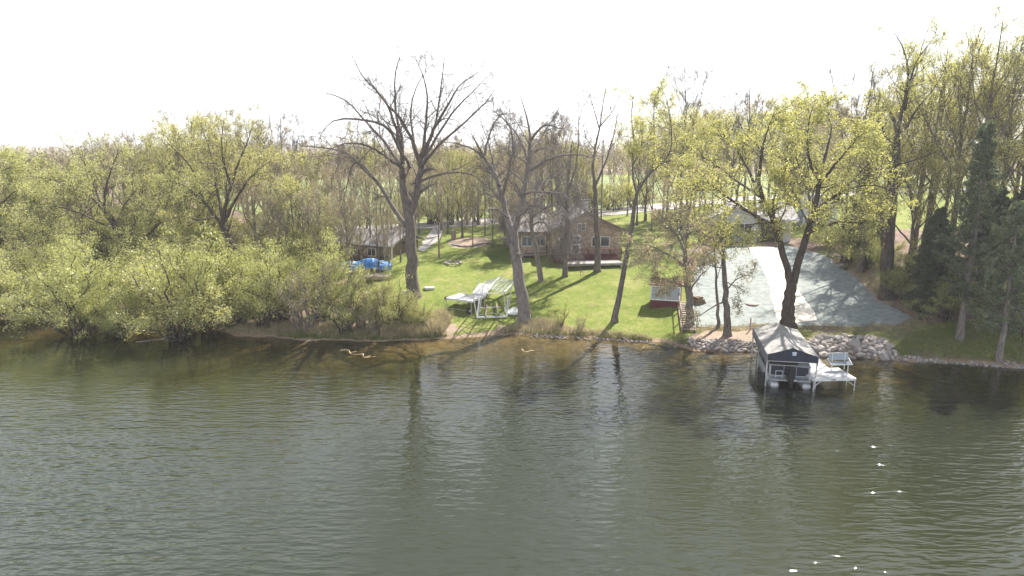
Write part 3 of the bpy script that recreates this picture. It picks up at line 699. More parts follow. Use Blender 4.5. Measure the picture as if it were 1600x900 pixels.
place_pine('pine_tree', (1452,470), 330, 36, 'dark young pine between the oak and the tallest pine', 33, bare=.1, r=.15, mats=(BARKD, L_CED))
place_pine('cedar_tree', (1438,500), 360, 24, 'narrow dark cedar right of the seeded slope', 34, bare=.12, r=.11, mats=(BARKD, L_CED))
place_pine('cedar_tree', (1540,470), 300, 46, 'dark cedar deep in the shade behind the waterline pine', 35, bare=.08, r=.2, mats=(BARKD, L_CED))
place_pine('cedar_tree', (1600,480), 250, 50, 'dark conifer filling the right edge of the picture', 36, bare=.1, r=.22, mats=(BARKD, L_CED))
place_pine('cedar_tree', (1240,330), 165, 26, 'distant dark conifer top showing above the big maple', 37, bare=.1, r=.2, mats=(BARKD, L_CED))
place_pine('cedar_tree', (1345,400), 262, 34, 'dark conifer behind the maple, above the pale boulder', 38, bare=.1, r=.2, mats=(BARKD, L_CED))

# ---------------------------------------------------------------- tree kinds that repeat
KIND = {}
def kind(key, H, spread, seeds, style, mats, **kw):
    KIND[key] = [(H, auto_tree_meshes(key+str(s), H, spread, s, style, mats, **kw)) for s in seeds]
kind('tallyel', 18, 4.2, (41,42,43), dict(n1=7, n2=6, n3=4, g1=.16, g2=.08, l1=(.25,.5), leaf=(.10,.65,4,2,.18)), (BARK, L_YEL), fork=.35, nl=9, r=.24)
kind('bushyel', 12, 4.0, (44,45,46), dict(n1=8, n2=6, n3=4, g1=.08, g2=.04, l1=(.3,.6), leaf=(.105,.65,5,2,.20)), (BARK, L_YEL), fork=.2, nl=9, r=.2)
kind('bare', 15, 3.4, (47,48), dict(n4=1, n1=8, n2=6, n3=5, g1=.14, g2=.1, l1=(.25,.5)), (BARK,), fork=.3, nl=9, r=.19)
kind('bud', 13, 3.6, (50,51), dict(n4=1, n1=9, n2=6, n3=4, g1=.10, g2=.08, l1=(.25,.55), leaf=(.10,.6,4,1,.14)), (BARKP, L_BUD), fork=.14, nl=9, r=.16)
kind('wil', 10, 4.4, (53,54), dict(n1=9, n2=7, n3=5, g1=.08, g2=.02, l1=(.35,.65), leaf=(.15,.32,6,3,.14)), (BARKD, L_WIL), fork=.12, nl=11, r=.2)
USED = {}
def auto(name, key, base, top_y, label, cat='tree', group=None, seed=0, wide=1.0):
    b = ground(*base); top = at_y(base[0], top_y, b[1]); H = top[2]-b[2]
    i = USED.get(key, 0); USED[key] = i+1; H0, ms = KIND[key][i % len(KIND[key])]
    t = tree_thing(name, ms, label, cat, b, group, rz=(seed*1.7+i*2.1) % 6.28); k = H/H0
    t.scale = (k*wide, k*wide, k); return t
# right bank, tall crowns behind the pines
auto('tall_elm_tree', 'tallyel', (1478,430), 30, 'tall slender tree in first leaf, left of the tallest pine', wide=.85)
auto('tall_elm_tree', 'tallyel', (1512,440), 22, 'tallest tree on the right bank, its crown straight above the tallest pine', wide=.85)
auto('tall_elm_tree', 'tallyel', (1545,432), 45, 'tall tree rising right of the tallest pine, second from the right edge', wide=.85)
auto('tall_elm_tree', 'tallyel', (1588,436), 38, 'tall tree in first leaf at the right edge of the picture', wide=.85)
auto('tall_elm_tree', 'tallyel', (1440,415), 62, 'tall thin tree between the very tall oak and the pines', wide=.8)
auto('young_maple_tree', 'bushyel', (1345,425), 190, 'leafy low tree under the left side of the very tall oak', wide=1.1)
auto('young_maple_tree', 'bushyel', (1420,420), 230, 'leafy tree right of the very tall oak trunk', wide=1.1)
auto('young_maple_tree', 'bushyel', (1480,450), 250, 'leafy understorey tree left of the tallest pine trunk', wide=1.0)
auto('young_maple_tree', 'bushyel', (1575,440), 180, 'leafy understorey tree between the pines at the right edge', wide=1.0)
auto('bare_tree', 'bare', (1330,400), 95, 'bare topped tree poking above the crowns left of the very tall oak', wide=.8)
auto('bare_tree', 'bare', (1160,345), 130, 'bare tree top above the yellow crowns over the white house', wide=.9)
auto('bare_tree', 'bare', (1062,360), 95, 'tall bare crown directly right of the leaning tree top', wide=.9)
auto('bare_tree', 'bare', (1140,350), 175, 'smaller bare crown left of the bare tree above the white house', wide=.9)
auto('young_maple_tree', 'bushyel', (1072,372), 168, 'yellow green tree left of the white house roof', wide=1.0)
auto('young_maple_tree', 'bushyel', (1130,345), 178, 'yellow green tree behind the white house roof', wide=1.0)
auto('young_maple_tree', 'bushyel', (1215,338), 150, 'yellow green crown behind the upper limbs of the big maple', wide=1.0)
auto('young_maple_tree', 'bushyel', (1302,345), 165, 'yellow green tree right of the pale blue shed', wide=1.0)
auto('budding_tree', 'bud', (1035,350), 190, 'reddish budding tree behind the leaning tree', wide=.8)
auto('budding_tree', 'bud', (1100,340), 170, 'reddish budding tree at the roadside left of the white house', wide=.9)
auto('budding_tree', 'bud', (1375,360), 130, 'reddish budding tree behind the very tall oak', wide=1)
# round the brick house
auto('budding_tree', 'bud', (770,386), 235, 'slim budding tree beside the flower bed left of the brick house', wide=.6)
auto('budding_tree', 'bud', (739,386), 262, 'small budding tree just left of the flower bed', wide=.6)
auto('bare_tree', 'bare', (797,372), 175, 'bare tree behind the left wing of the brick house', wide=.75)
auto('bare_tree', 'bare', (862,352), 168, 'bare tree close behind the brick house roof', wide=.85)
auto('bare_tree', 'bare', (898,345), 205, 'thin bare tree behind the brick house, under the tall fork', wide=.6)
auto('budding_tree', 'bud', (845,345), 200, 'budding tree at the road behind the brick house', wide=.8)
auto('young_maple_tree', 'bushyel', (722,372), 235, 'bright yellow leaved tree by the road left of the flower bed', wide=.8)
auto('budding_tree', 'bud', (686,402), 250, 'budding tree behind the trunk of the big cottonwood', wide=.6)
# woodland behind the left bank
WL = 'woodland trees behind the left bank'
rng0 = random.Random(4)
row = [(-40,420,236,'bud'),(10,425,246,'wil'),(40,402,232,'bud'),(70,420,255,'wil'),(95,395,225,'bare'),(120,405,240,'bud'),(150,398,222,'bare'),
 (178,392,212,'bare'),(205,400,205,'bud'),(232,395,196,'bare'),(250,410,232,'bushyel'),(268,392,222,'bud'),(292,410,190,'bushyel'),(316,396,182,'bushyel'),
 (335,388,176,'bud'),(360,400,196,'bushyel'),(390,390,182,'bud'),(402,420,226,'bushyel'),(418,398,186,'bare'),(440,410,228,'bud'),(452,392,172,'bare'),
 (470,402,212,'bare'),(486,415,240,'bushyel'),(500,395,205,'bare'),(516,405,236,'bud'),(534,390,220,'bare'),(552,385,214,'bud'),(575,380,205,'bushyel'),
 (598,375,226,'bud'),(612,368,212,'bare'),(690,360,212,'bud'),(706,352,222,'bud'),(735,345,225,'bud'),(765,342,222,'bare'),(-70,400,228,'bud'),(20,390,238,'bare'),
 (130,420,262,'wil'),(425,440,285,'bud'),(462,432,270,'bushyel'),(505,440,292,'bud'),(545,445,300,'bud'),(300,430,262,'wil'),(65,385,240,'bare'),(524,418,262,'bud'),(546,432,300,'bare'),(566,440,312,'bud'),(592,430,290,'bare'),(608,446,322,'bud'),(580,402,258,'bud'),(535,422,318,'bud'),(552,428,330,'bud'),(602,420,318,'bud'),(626,410,270,'bud'),(478,440,300,'bare'),(452,446,322,'bare'),(430,400,214,'bud'),(322,378,168,'bare')]
LB = {'bud':('budding_tree','slender budding tree in the wood behind the left thicket'),
      'bare':('bare_tree','slender bare tree in the wood behind the left thicket'),
      'bushyel':('young_maple_tree','yellow leaved young tree in the wood behind the left thicket'),
      'wil':('willow_tree','round green willow in the wood behind the left thicket')}
for i, (px, by, ty, k) in enumerate(row):
    nm, lb = LB[k]; auto(nm, k, (px, by), ty+rng0.uniform(-4,4), lb, group=WL+', '+k.replace('bushyel','leafy').replace('wil','willow').replace('bud','budding'), seed=i, wide=rng0.uniform(.7,1.0))

ML = 'roadside trees between the brick house and the green field'
rowm = [(797,402,312,'bud'),(812,400,300,'bud'),(856,414,318,'bud'),(828,398,290,'bud'),(870,352,236,'bud'),(788,384,262,'bud'),(806,374,240,'bud'),(822,366,232,'bud'),(650,385,262,'bud'),(730,352,240,'bud'),(838,360,222,'bud'),(858,348,210,'bud'),(910,345,236,'bud'),(925,332,240,'bud'),(958,330,232,'bud'),(980,338,214,'bud'),(995,352,222,'bare'),(640,352,238,'bud'),(655,366,262,'bud'),(672,350,226,'bare'),(700,366,246,'bushyel'),(715,345,228,'bushyel'),(748,352,236,'bushyel'),(700,340,232,'bud'),(684,345,228,'bushyel'),(758,368,250,'bare'),(782,350,216,'bushyel'),
 (792,360,232,'bud'),(812,345,208,'bud'),(828,352,214,'bare'),(846,340,200,'bushyel'),(872,342,196,'bud'),(884,338,214,'bud'),(900,350,222,'bushyel'),(915,335,226,'bud'),
 (1008,345,192,'bushyel'),(1018,360,215,'bud'),(1042,345,178,'bushyel'),(1056,338,196,'bud'),(1084,352,188,'bushyel'),(1092,335,170,'bud')]
for i, (px, by, ty, k) in enumerate(rowm):
    nm = {'bud':'budding_tree','bare':'bare_tree','bushyel':'young_maple_tree'}[k]
    auto(nm, k, (px, by), ty+rng0.uniform(-5,5), {'bud':'budding tree by the pale road behind the brick house','bare':'bare tree by the pale road behind the brick house','bushyel':'yellow leaved tree by the road behind the brick house'}[k], group=ML+', '+{'bud':'budding','bare':'bare','bushyel':'leafy'}[k], seed=i, wide=rng0.uniform(.7,.95))
MR = 'crowded trees behind the houses and oaks of the right bank'
rowr = [(1112,330,168,'bud'),(1150,335,182,'bushyel'),(1178,330,150,'bud'),(1200,325,172,'bushyel'),(1228,330,158,'bushyel'),(1252,345,166,'bud'),(1268,340,150,'bud'),(1285,360,170,'bud'),
 (1318,370,152,'bud'),(1358,372,146,'bud'),(1392,385,110,'tallyel'),(1428,396,120,'bushyel'),(1446,400,78,'tallyel'),
 (1470,390,130,'bushyel'),(1520,420,110,'bushyel'),(1530,400,55,'tallyel'),(1572,400,120,'bushyel'),(1600,430,90,'tallyel'),(1632,425,50,'tallyel')]
for i, (px, by, ty, k) in enumerate(rowr):
    nm = {'bud':'budding_tree','tallyel':'tall_elm_tree','bushyel':'young_maple_tree'}[k]
    auto(nm, k, (px, by), ty+rng0.uniform(-5,5), {'bud':'budding tree crowded behind the right bank','tallyel':'tall slim tree in first leaf crowded behind the right bank','bushyel':'leafy yellow green tree crowded behind the right bank'}[k], group=MR+', '+{'bud':'budding','tallyel':'tall','bushyel':'leafy'}[k], seed=i, wide=rng0.uniform(.75,1.0))

# ---------------------------------------------------------------- shrubs on the left bank
def shrub_meshes(name, seed, H=4., spread=2.6, ns=17, leaf=(.10,.30,9,4,.12), mats=(BARKD, L_WIL), n=(6,6,3)):
    rng = np.random.default_rng(seed); Pn, Rn = [], []
    for k in range(ns):
        az = k*2.4+rng.random(); out = spread*rng.uniform(.15,1)**.8; h = H*(1-.5*(out/spread)**2)*rng.uniform(.5,1.15)
        base = np.array([rng.normal()*.2, rng.normal()*.2, -.2]); tip = np.array([math.cos(az)*out, math.sin(az)*out, h])
        t = np.linspace(0,1,9)[:,None]; P = base+(tip-base)*np.concatenate([t**1.3, t**1.3, t**.85],1); P[1:] += rng.normal(size=(8,3))*.06
        Pn.append(P); Rn.append(np.linspace(.05,.012,9)*rng.uniform(.7,1.2))
    A, Ar = np.stack(Pn), np.stack(Rn); W, C = Wood(), Wood(); W.add(A, Ar, 5)
    Q1, r1 = spawn(A, Ar, n[0], rng, (20,50), (.2,.55), .10, .16, .2, 6, .6, rmin=.01, lmin=.4); C.add(Q1, r1, 3)
    Q2, r2 = spawn(Q1, r1, n[1], rng, (20,50), (.35,.7), .10, .14, .1, 4, .6, rmin=.006, lmin=.25); C.add(Q2, r2, 3)
    Q3, r3 = spawn(Q2, r2, n[2], rng, (20,50), (.4,.8), .08, .14, .1, 3, .6, rmin=.004, lmin=.15)
    V, F = leaf_quads(np.concatenate([along(Q3, leaf[2], rng, .1), along(Q2, leaf[3], rng, .3)]), leaf[0], leaf[1], rng, .7, 1, leaf[4])
    return W.mesh(name+'_stems', mats[0]), C.mesh(name+'_twigs', mats[0]), np_mesh(name+'_leaves', V, F, mats[1], False)
SHR = [shrub_meshes('willow_shrub', 61), shrub_meshes('willow_shrub', 62, 3.6, 3.0), shrub_meshes('willow_shrub', 63, 4.4, 2.4)]
SHT = [shrub_meshes('twiggy_shrub', 64, 3.8, 2.2, 11, (.10,.35,5,2,.10), n=(7,5,2)), shrub_meshes('twiggy_shrub', 65, 3.2, 2.3, 11, (.10,.35,5,2,.10), (BARKP, L_BUD), n=(7,5,2))]
def shrub(px, py, top, pool, i, label, k=1.0, name='willow_shrub', lift=None, group=None):
    b = ground(px, py) if lift is None else at_z(px, py, lift)
    H = at_y(px, top, b[1])[2]-b[2]; ms = pool[i % len(pool)]; H0 = 3.9
    t = thing(name, label, 'shrub', b, (i*1.9) % 6.28, group)
    link('stems', ms[0], t); c = link('foliage', ms[2], t); link('twigs', ms[1], c)['kind'] = 'stuff'
    s = H/H0; t.scale = (s*k, s*k, s); return t
shrub(122,524,402,SHR,0,'wide willow bush leaning over the water, leftmost of the two at the waterline',1.35,lift=-.1)
shrub(185,526,440,SHR,1,'low willow bush between the two overhanging willow bushes',1.2,lift=-.1)
shrub(283,529,395,SHR,2,'large rounded willow bush over the dark water right of the gap',1.35,lift=-.1)
shrub(325,516,385,SHR,0,'tall willow bush right beside the large rounded one',1.2)
shrub(230,498,400,SHR,1,'willow bush in the dark gap behind the two waterline bushes',1.0)
shrub(48,496,405,SHR,2,'dense willow bush at the left edge near the leaf covered bank',1.2)
shrub(-5,492,400,SHR,0,'dense willow bush half cut by the left edge',1.2)
shrub(375,505,402,SHR,1,'willow bush left of the bare slanting stems',1.1)
shrub(412,512,412,SHT,0,'thin twiggy bush above the grassy bank left of the slanting stems',1.1,'twiggy_shrub')
shrub(445,498,392,SHR,2,'soft green bush in the middle of the thicket left of the blue tarp',1.1)
shrub(482,515,398,SHT,1,'pale twiggy bush on the bank with slanting stems',1.1,'twiggy_shrub')
shrub(506,496,388,SHR,0,'green bush directly left of the blue tarp',1.0)
shrub(540,522,428,SHT,0,'twiggy bush with slanting dark stems below the blue tarp',1.15,'twiggy_shrub')
shrub(578,520,440,SHT,1,'airy bush on the bank below the blue tarp, right one',1.15,'twiggy_shrub')
shrub(612,518,432,SHT,0,'airy bush at the edge of the dry reeds',1.1,'twiggy_shrub')
shrub(640,505,452,SHT,1,'small airy bush at the foot of the big cottonwood',1.0,'twiggy_shrub')
shrub(598,512,436,SHR,0,'green bush among the airy bushes left of the big cottonwood',.8)
shrub(634,514,452,SHR,1,'green bush covering the foot of the big cottonwood',.9)
shrub(656,512,468,SHT,0,'low airy bush just right of the big cottonwood foot',1.1,'twiggy_shrub')
shrub(565,515,432,SHR,2,'green bush below the blue tarp at the bank',.8)
shrub(560,475,415,SHT,1,'thin bush in front of the blue tarp',.7,'twiggy_shrub')
shrub(345,480,372,SHR,1,'willow bush under the spreading dark limbed tree',1.1)
shrub(155,480,372,SHR,2,'willow bush under the leaning willow',1.2)
shrub(80,478,370,SHR,1,'willow bush behind the leftmost waterline bush',1.2)
shrub(265,478,378,SHR,0,'willow bush behind the large rounded willow bush',1.2)
shrub(410,478,385,SHR,2,'willow bush behind the slanting stems thicket',1.1)
shrub(876,512,470,SHT,0,'small twiggy sprout bush on the lawn edge right of the silver grey tree',.9,'twiggy_shrub')
shrub(908,518,488,SHT,1,'low sprout on the grassy bank between the two leaning trunks',.9,'twiggy_shrub')
shrub(1173,374,343,SHR,0,'bright clipped bush below the white house windows',1.0,'garden_shrub')
shrub(1208,376,350,SHR,1,'bush before the dark garage opening',.8,'garden_shrub')
shrub(1130,380,345,SHR,2,'bush at the left corner of the white house',1.0,'garden_shrub')
shrub(1325,410,350,SHR,2,'leafy bush above the pale boulder at the top of the seeded slope',1.4,'garden_shrub')
shrub(1290,385,340,SHR,1,'leafy bush right of the big maple trunk near the pale blue shed',1.2,'garden_shrub')
shrub(905,392,375,SHT,1,'small bush at the brick house railing',.8,'twiggy_shrub')
for i, (px, py, ty) in enumerate([(1405,440,385),(1430,450,390),(1462,440,380),(1500,450,388),(1522,448,370),(1585,450,380),(1350,420,372),(1375,418,365),(1615,470,400)]):
    shrub(px, py, ty, SHR if i % 2 else SHT, i, 'loose green undergrowth bush behind the right bank pines' if i % 2 else 'twiggy undergrowth bush behind the right bank pines', 1.3, 'undergrowth_bush', group='undergrowth behind the right bank pines'+(', green' if i % 2 else ', twiggy'))
for i, (px, py, ty) in enumerate([(1480,500,430),(1528,478,400),(1410,470,415),(1590,520,430)]):
    shrub(px, py, ty, SHR, i, ['low bush at the foot of the tallest pine','shaded bush between the two bank pines','bush at the foot of the very tall oak','bush at the right edge behind the waterline pine'][i], 1.2, 'bush')

UL = 'undergrowth bushes in the wood behind the left thicket'
rngu = random.Random(9)
for i in range(34):
    px = -30+i*17.5+rngu.uniform(-8,8); by = rngu.uniform(388,436)+(6 if px < 380 else 0)
    if 525 < px < 625: continue
    pool = SHR if (i % 3 == 0 or px < 330) else SHT
    shrub(px, by, by-rngu.uniform(58,100), pool, i, 'loose green undergrowth bush behind the left thicket' if pool is SHR else 'twiggy brownish undergrowth bush behind the left thicket', rngu.uniform(.9,1.3), 'undergrowth_bush', group=UL+(', green' if pool is SHR else ', twiggy'))
rngh = random.Random(12)
for i in range(20):
    px = 632+i*20+rngh.uniform(-7,7); by = 352-(px-640)*.075+rngh.uniform(-4,4)
    pool = SHT if i % 3 else SHR
    shrub(px, by, by-rngh.uniform(38,72), pool, i, 'twiggy roadside bush behind the brick house' if i % 3 else 'green roadside bush behind the brick house', rngh.uniform(.9,1.4), 'roadside_bush', group='roadside bushes behind the brick house'+(', twiggy' if i % 3 else ', green'))
# ---------------------------------------------------------------- far woodland beyond the field, one mass
rng = np.random.default_rng(70); W = Wood(); pts = []
for i in range(620):
    if i < 380: x = rng.uniform(-60, 175) if i % 4 else rng.uniform(-235, -60); y = 214+rng.uniform(0,30)+.0006*x*x
    else:
        x = rng.uniform(-200,-42); y = rng.uniform(100, 205)
        if x > -75 and y > 140: x -= 50
    H = rng.uniform(5.0,9.5)+1.0*math.sin(x*.05); z0 = gz(x,y)
    if y > 214 and x > 40: H += 1.5
    W.add(np.array([[[x,y,z0-.2],[x+rng.normal()*.3,y,z0+H*.5],[x+rng.normal()*.6,y,z0+H]]]), np.array([[.16,.1,.03]]), 4)
    n = 130 if i < 380 else 60; a = rng.normal(size=(n,3)); a = unit(a)*(rng.random((n,1))**.45)*np.array([[2.6,2.6,H*.42]])
    pts.append(a+np.array([x,y,z0+H*.56]))
V, F = leaf_quads(np.concatenate(pts), .72, .55, rng, .4, 1, .3)
L_FAR = leafmat('distant_foliage', (.15,.12,.10), (.27,.235,.14), .35, .35)
fw = link('distant_woodland', np_mesh('distant_woodland', V, F, L_FAR, False)); tag(fw, 'hazy band of distant woodland beyond the green field', 'woodland', kind='stuff')
tf = link('trunks', W.mesh('distant_trunks', BARK), fw); tag(tf, kind='stuff')

# ---------------------------------------------------------------- grasses
def blades(name, polys, n, h, w, mat, label, cat, seed, lean=.35):
    rng = np.random.default_rng(seed); P = []; n0 = n
    for ip, poly in enumerate(polys):
        n = n0 if len(poly) > 6 or len(polys) < 3 or name != 'dry_bank_grass' else n0//5
        q = np.array(poly); lo, hi = q.min(0), q.max(0); c = lo+(hi-lo)*rng.random((n*3,2)); c = c[inside(poly, c[:,0], c[:,1])][:n]; P.append(c)
    P = np.concatenate(P); z = height(P[:,0],P[:,1]); ok = z > .03; P, z = P[ok], z[ok]; m = len(P)
    b = np.column_stack([P, z-.03]); az = rng.random(m)*6.28; hh = h*rng.uniform(.5,1.25,m)*(.7+.5*(wob(P[:,0],P[:,1],2.1)+.5).clip(0,1))
    d = np.column_stack([np.cos(az), np.sin(az), 0*az])*w*.5; tilt = rng.normal(size=(m,2))*lean
    mid = b+np.column_stack([tilt*hh[:,None]*.35, hh*.6]); tip = b+np.column_stack([tilt*hh[:,None], hh])
    V = np.stack([b-d, b+d, mid+d*.8, mid-d*.8, tip+d*.2, tip-d*.2],1).reshape(-1,3); k = np.arange(m)[:,None]*6
    F = np.concatenate([k+[0,1,2,3], k+[3,2,4,5]]); o = link(name, np_mesh(name, V, F, mat, False)); return tag(o, label, cat, kind='stuff')
blades('dry_reeds', [gpoly([(596,530),(600,512),(640,505),(690,492),(705,505),(692,528),(640,532)])], 9000, .75, .035, G_DRY, 'tall dry tan reeds at the waterline below the big cottonwood', 'reeds', 80)
blades('dry_bank_grass', [gpoly([(778,526),(790,512),(850,498),(890,512),(1000,524),(1075,536),(1060,540),(980,533),(880,529)]), gpoly([(340,522),(420,505),(560,512),(620,500),(620,530),(560,532),(440,528)])], 8000, .34, .03, G_DRY, 'dry tan grass along the bank above the water', 'grass', 81)
blades('green_bank_grass', [gpoly([(778,527),(800,518),(900,521),(1000,526),(1078,532),(1072,540),(980,534),(880,530)]), gpoly([(420,531),(440,520),(560,520),(640,520),(700,525),(690,532),(560,535)]), gpoly([(1390,556),(1420,520),(1500,505),(1640,520),(1650,575),(1500,566)])], 8000, .26, .03, G_GRN, 'green grass fringe along the bank', 'grass', 82)
blades('seeded_edge_grass', [gpoly([(1082,516),(1082,508),(1150,508),(1200,505),(1215,512),(1150,518)]), gpoly([(1255,512),(1270,506),(1330,508),(1410,502),(1440,490),(1450,510),(1400,516),(1330,520)]), gpoly([(1300,402),(1335,428),(1375,468),(1425,495),(1440,490),(1385,455),(1340,405)])], 3500, .13, .035, G_DRY, 'short sparse dry grass round the edge of the seeded slope', 'grass', 85, .6)
blades('lawn_grass', [LAWN], 16000, .09, .03, G_GRN, 'mown green lawn between the brick house and the lake', 'grass', 83, .6)
# ---------------------------------------------------------------- things: frames of reference
def frame(o, ux, uz=None):
    """root matrix: origin o, x axis along ux (horizontal), z up"""
    ang = math.atan2(ux[1], ux[0]); return tuple(o), ang
def local(root_loc, ang, p):
    d = Vector(p)-Vector(root_loc); return Matrix.Rotation(-ang, 3, 'Z') @ d

# ---------------------------------------------------------------- stones
def stone_mesh(seed):
    rng = np.random.default_rng(seed); bm = bmesh.new(); bmesh.ops.create_icosphere(bm, subdivisions=1, radius=.5)
    ax = rng.uniform(.7,1.25,3); ax[2] *= .62
    dirs = unit(rng.normal(size=(5,3))); cut = rng.uniform(.30,.46,5)
    for v in bm.verts:
        p = np.array(v.co)*rng.uniform(.88,1.1)
        for d, c in zip(dirs, cut):
            k = p@d
            if k > c: p = p-d*(k-c)
        v.co = p*ax
    me = bpy.data.meshes.new('stone'); bm.to_mesh(me); bm.free(); me.materials.append(STONE); return me
SM = [stone_mesh(i) for i in range(9)]
def riprap(name, label, poly_px, n, smin, smax, seed, cat='stones'):
    rng = np.random.default_rng(seed); q = np.array(gpoly(poly_px)); lo, hi = q.min(0), q.max(0); t = thing(name, label, cat, (q[:,0].mean(), q[:,1].mean(), gz(*q.mean(0))))
    o = np.array(t.location); placed = []; tries = 0
    while len(placed) < n and tries < n*60:
        tries += 1; p = lo+(hi-lo)*rng.random(2)
        if not inside(q, p[:1], p[1:])[0]: continue
        s = rng.uniform(smin, smax)*(1.25 if rng.random() < .15 else 1)
        if any((p[0]-a)**2+(p[1]-b)**2 < (.31*(s+c))**2 for a,b,c in placed): continue
        placed.append((p[0], p[1], s))
        ob = link('stone', SM[rng.integers(9)], t); z = max(gz(*p), -.12)
        ob.location = (p[0]-o[0], p[1]-o[1], z+s*.13-o[2]); ob.rotation_euler = (rng.normal()*.25, rng.normal()*.25, rng.random()*6.28); ob.scale = (s, s*rng.uniform(.75,1.1), s*rng.uniform(.9,1.4))
    return t
riprap('stone_bank', 'bank of pale broken stones left of the canopy boat', [(1074,530),(1100,531),(1150,533),(1200,537),(1206,554),(1180,551),(1120,549),(1080,543)], 285, .26, .50, 90, 'stone bank')
riprap('stone_bank', 'pile of large round fieldstones behind the dock bench', [(1262,540),(1290,527),(1340,526),(1380,532),(1402,556),(1395,564),(1330,561),(1275,558)], 170, .40, .82, 91, 'stone bank')
riprap('shore_stones', 'line of small stones along the water under the right bank pines', [(1395,559),(1450,561),(1530,566),(1640,575),(1640,583),(1530,572),(1450,568),(1395,565)], 110, .14, .36, 92, 'stones')
riprap('shore_stones', 'scattered small stones under the bank between the stored boat lift and the red shed', [(830,524),(900,528),(1000,531),(1075,537),(1075,543),(1000,537),(900,532),(830,529)], 80, .14, .32, 93, 'stones')
b = ground(1315,420); t = thing('boulder', 'pale grey boulder lying at the upper right edge of the seeded slope', 'boulder', b)
m_ = stone_mesh(20); tb = link('boulder', m_); tb.scale = (1.6,1.0,1.2); tb.location = b+np.array([0,0,.25]); tb.rotation_euler = (0,.3,.9)
for k_ in ('label','category'): tb[k_] = t[k_]
bpy.data.objects.remove(t)

# ---------------------------------------------------------------- boat lift with canopy, pontoon boat, dock on the water
EAVE = 2.04
nl = Vector(at_z(1200,553,EAVE)); nr = Vector(at_z(1277,556,EAVE)); fl = Vector(at_z(1178,513,EAVE))
ux = (nr-nl); ux.z = 0; CW = ux.length; axis_v = (fl-nl); CL = axis_v.length+.2
LANG = math.atan2(axis_v.y, axis_v.x)-math.pi/2; LO = (nl.x, nl.y, 0)
CW = (nr-nl).length
lift = thing('boat_lift', 'covered boat lift with grey fabric canopy standing in the water beside the dock', 'boat lift', LO, LANG)
RIDGE = EAVE+.46
def canopy_side(x0, x1, zb0, zb1, name, sag=.0):
    bm = bmesh.new(); nu, nv = 6, 16; g = []
    for j in range(nv+1):
        rowv = []
        for i in range(nu+1):
            u = i/nu; v = j/nv; x = x0+(x1-x0)*u; y = v*CL; z = zb0+(zb1-zb0)*u + .03*math.sin(v*math.pi*8)*math.sin(u*math.pi) - .05*math.sin(u*math.pi)*(1-.5*abs(math.sin(v*math.pi*4)))
            rowv.append(bm.verts.new((x, y, z)))
        g.append(rowv)
    for j in range(nv):
        for i in range(nu): bm.faces.new((g[j][i], g[j][i+1], g[j+1][i+1], g[j+1][i]))
    me = bpy.data.meshes.new(name); bm.to_mesh(me); bm.free(); me.materials.append(CANV)
    for p in me.polygons: p.use_smooth = True
    return me
cn = link('canopy_roof', canopy_side(-.03, CW/2, EAVE, RIDGE, 'canopy_slope'), lift)
link('canopy_roof', canopy_side(CW/2, CW+.03, RIDGE, EAVE, 'canopy_slope'), lift)
def side_skirt(x):
    return MB().poly([(x,0,EAVE-.005),(x,CL,EAVE-.005),(x,CL,EAVE-.5),(x,CL*.5,EAVE-.62),(x,0,EAVE-.62)], (.02 if x > 1 else -.02,0,0))
side_skirt(-.035).build('side_skirt', CANS, lift); side_skirt(CW+.035).build('side_skirt', CANS, lift)
MB().poly([(0,0,EAVE-.02),(CW/2,0,RIDGE-.03),(CW,0,EAVE-.02),(CW,0,EAVE-.40),(0,0,EAVE-.40)], (0,-.02,0)).build('front_valance', NAVY, lift)
MB().poly([(0,CL,EAVE-.02),(CW/2,CL,RIDGE-.03),(CW,CL,EAVE-.02),(CW,CL,EAVE-.40),(0,CL,EAVE-.40)], (0,.02,0)).build('rear_valance', NAVY, lift)
em = MB(); ex = CW*.53; ey = -.028; ez = EAVE+.10       # small pale crest: bowed top bar, block and base bar
em.poly([(ex-.14,ey,ez+.07),(ex-.05,ey,ez+.11),(ex+.05,ey,ez+.11),(ex+.14,ey,ez+.07),(ex+.14,ey,ez+.03),(ex-.14,ey,ez+.03)], (0,-.006,0))
em.poly([(ex-.10,ey,ez+.015),(ex+.10,ey,ez+.015),(ex+.11,ey,ez-.055),(ex-.11,ey,ez-.055)], (0,-.006,0)).box((ex,ey-.003,ez-.095),(.22,.006,.035))
em.build('crest', pbr('pale_print', (.62,.68,.80), .6, var=.05), lift)
for x in (0, CW):
    for y in (.08, CL*.55, CL-.08):
        MB().cyl((x,y,-1.4),(x,y,EAVE-.02),.045).build('post', ALU, lift)
    MB().bar((x,.02,EAVE-.03),(x,CL,EAVE-.03),.05).build('eave_rail', ALU, lift)
MB().bar((0,.03,EAVE-.42),(CW,.03,EAVE-.42),.05).build('cross_rail', ALU, lift)
MB().bar((0,.1,-.25),(CW,.1,-.25),.1,.14).build('cradle_beam', ALU, lift); MB().bar((0,CL*.6,-.25),(CW,CL*.6,-.25),.1,.14).build('cradle_beam', ALU, lift)
wheel = MB()
for k in range(14):
    a0, a1 = k*math.tau/14, (k+1)*math.tau/14; wheel.bar((-.09,.30+.33*math.cos(a0),.33+.33*math.sin(a0)),(-.09,.30+.33*math.cos(a1),.33+.33*math.sin(a1)),.05)
for k in range(5):
    a0 = k*math.tau/5; wheel.bar((-.09,.30,.33),(-.09,.30+.33*math.cos(a0),.33+.33*math.sin(a0)),.025)
wheel.build('winch_wheel', DARK, lift)
MB().box((-.06,.32,.50),(.22,.3,.5)).bevel(.04).build('winch_housing', DARK, lift)
st = at_z(1181,592,0)
MB().cyl((0,0,-1),(0,0,1.65),.022).build('x', STEEL).name = 'mooring_stake'
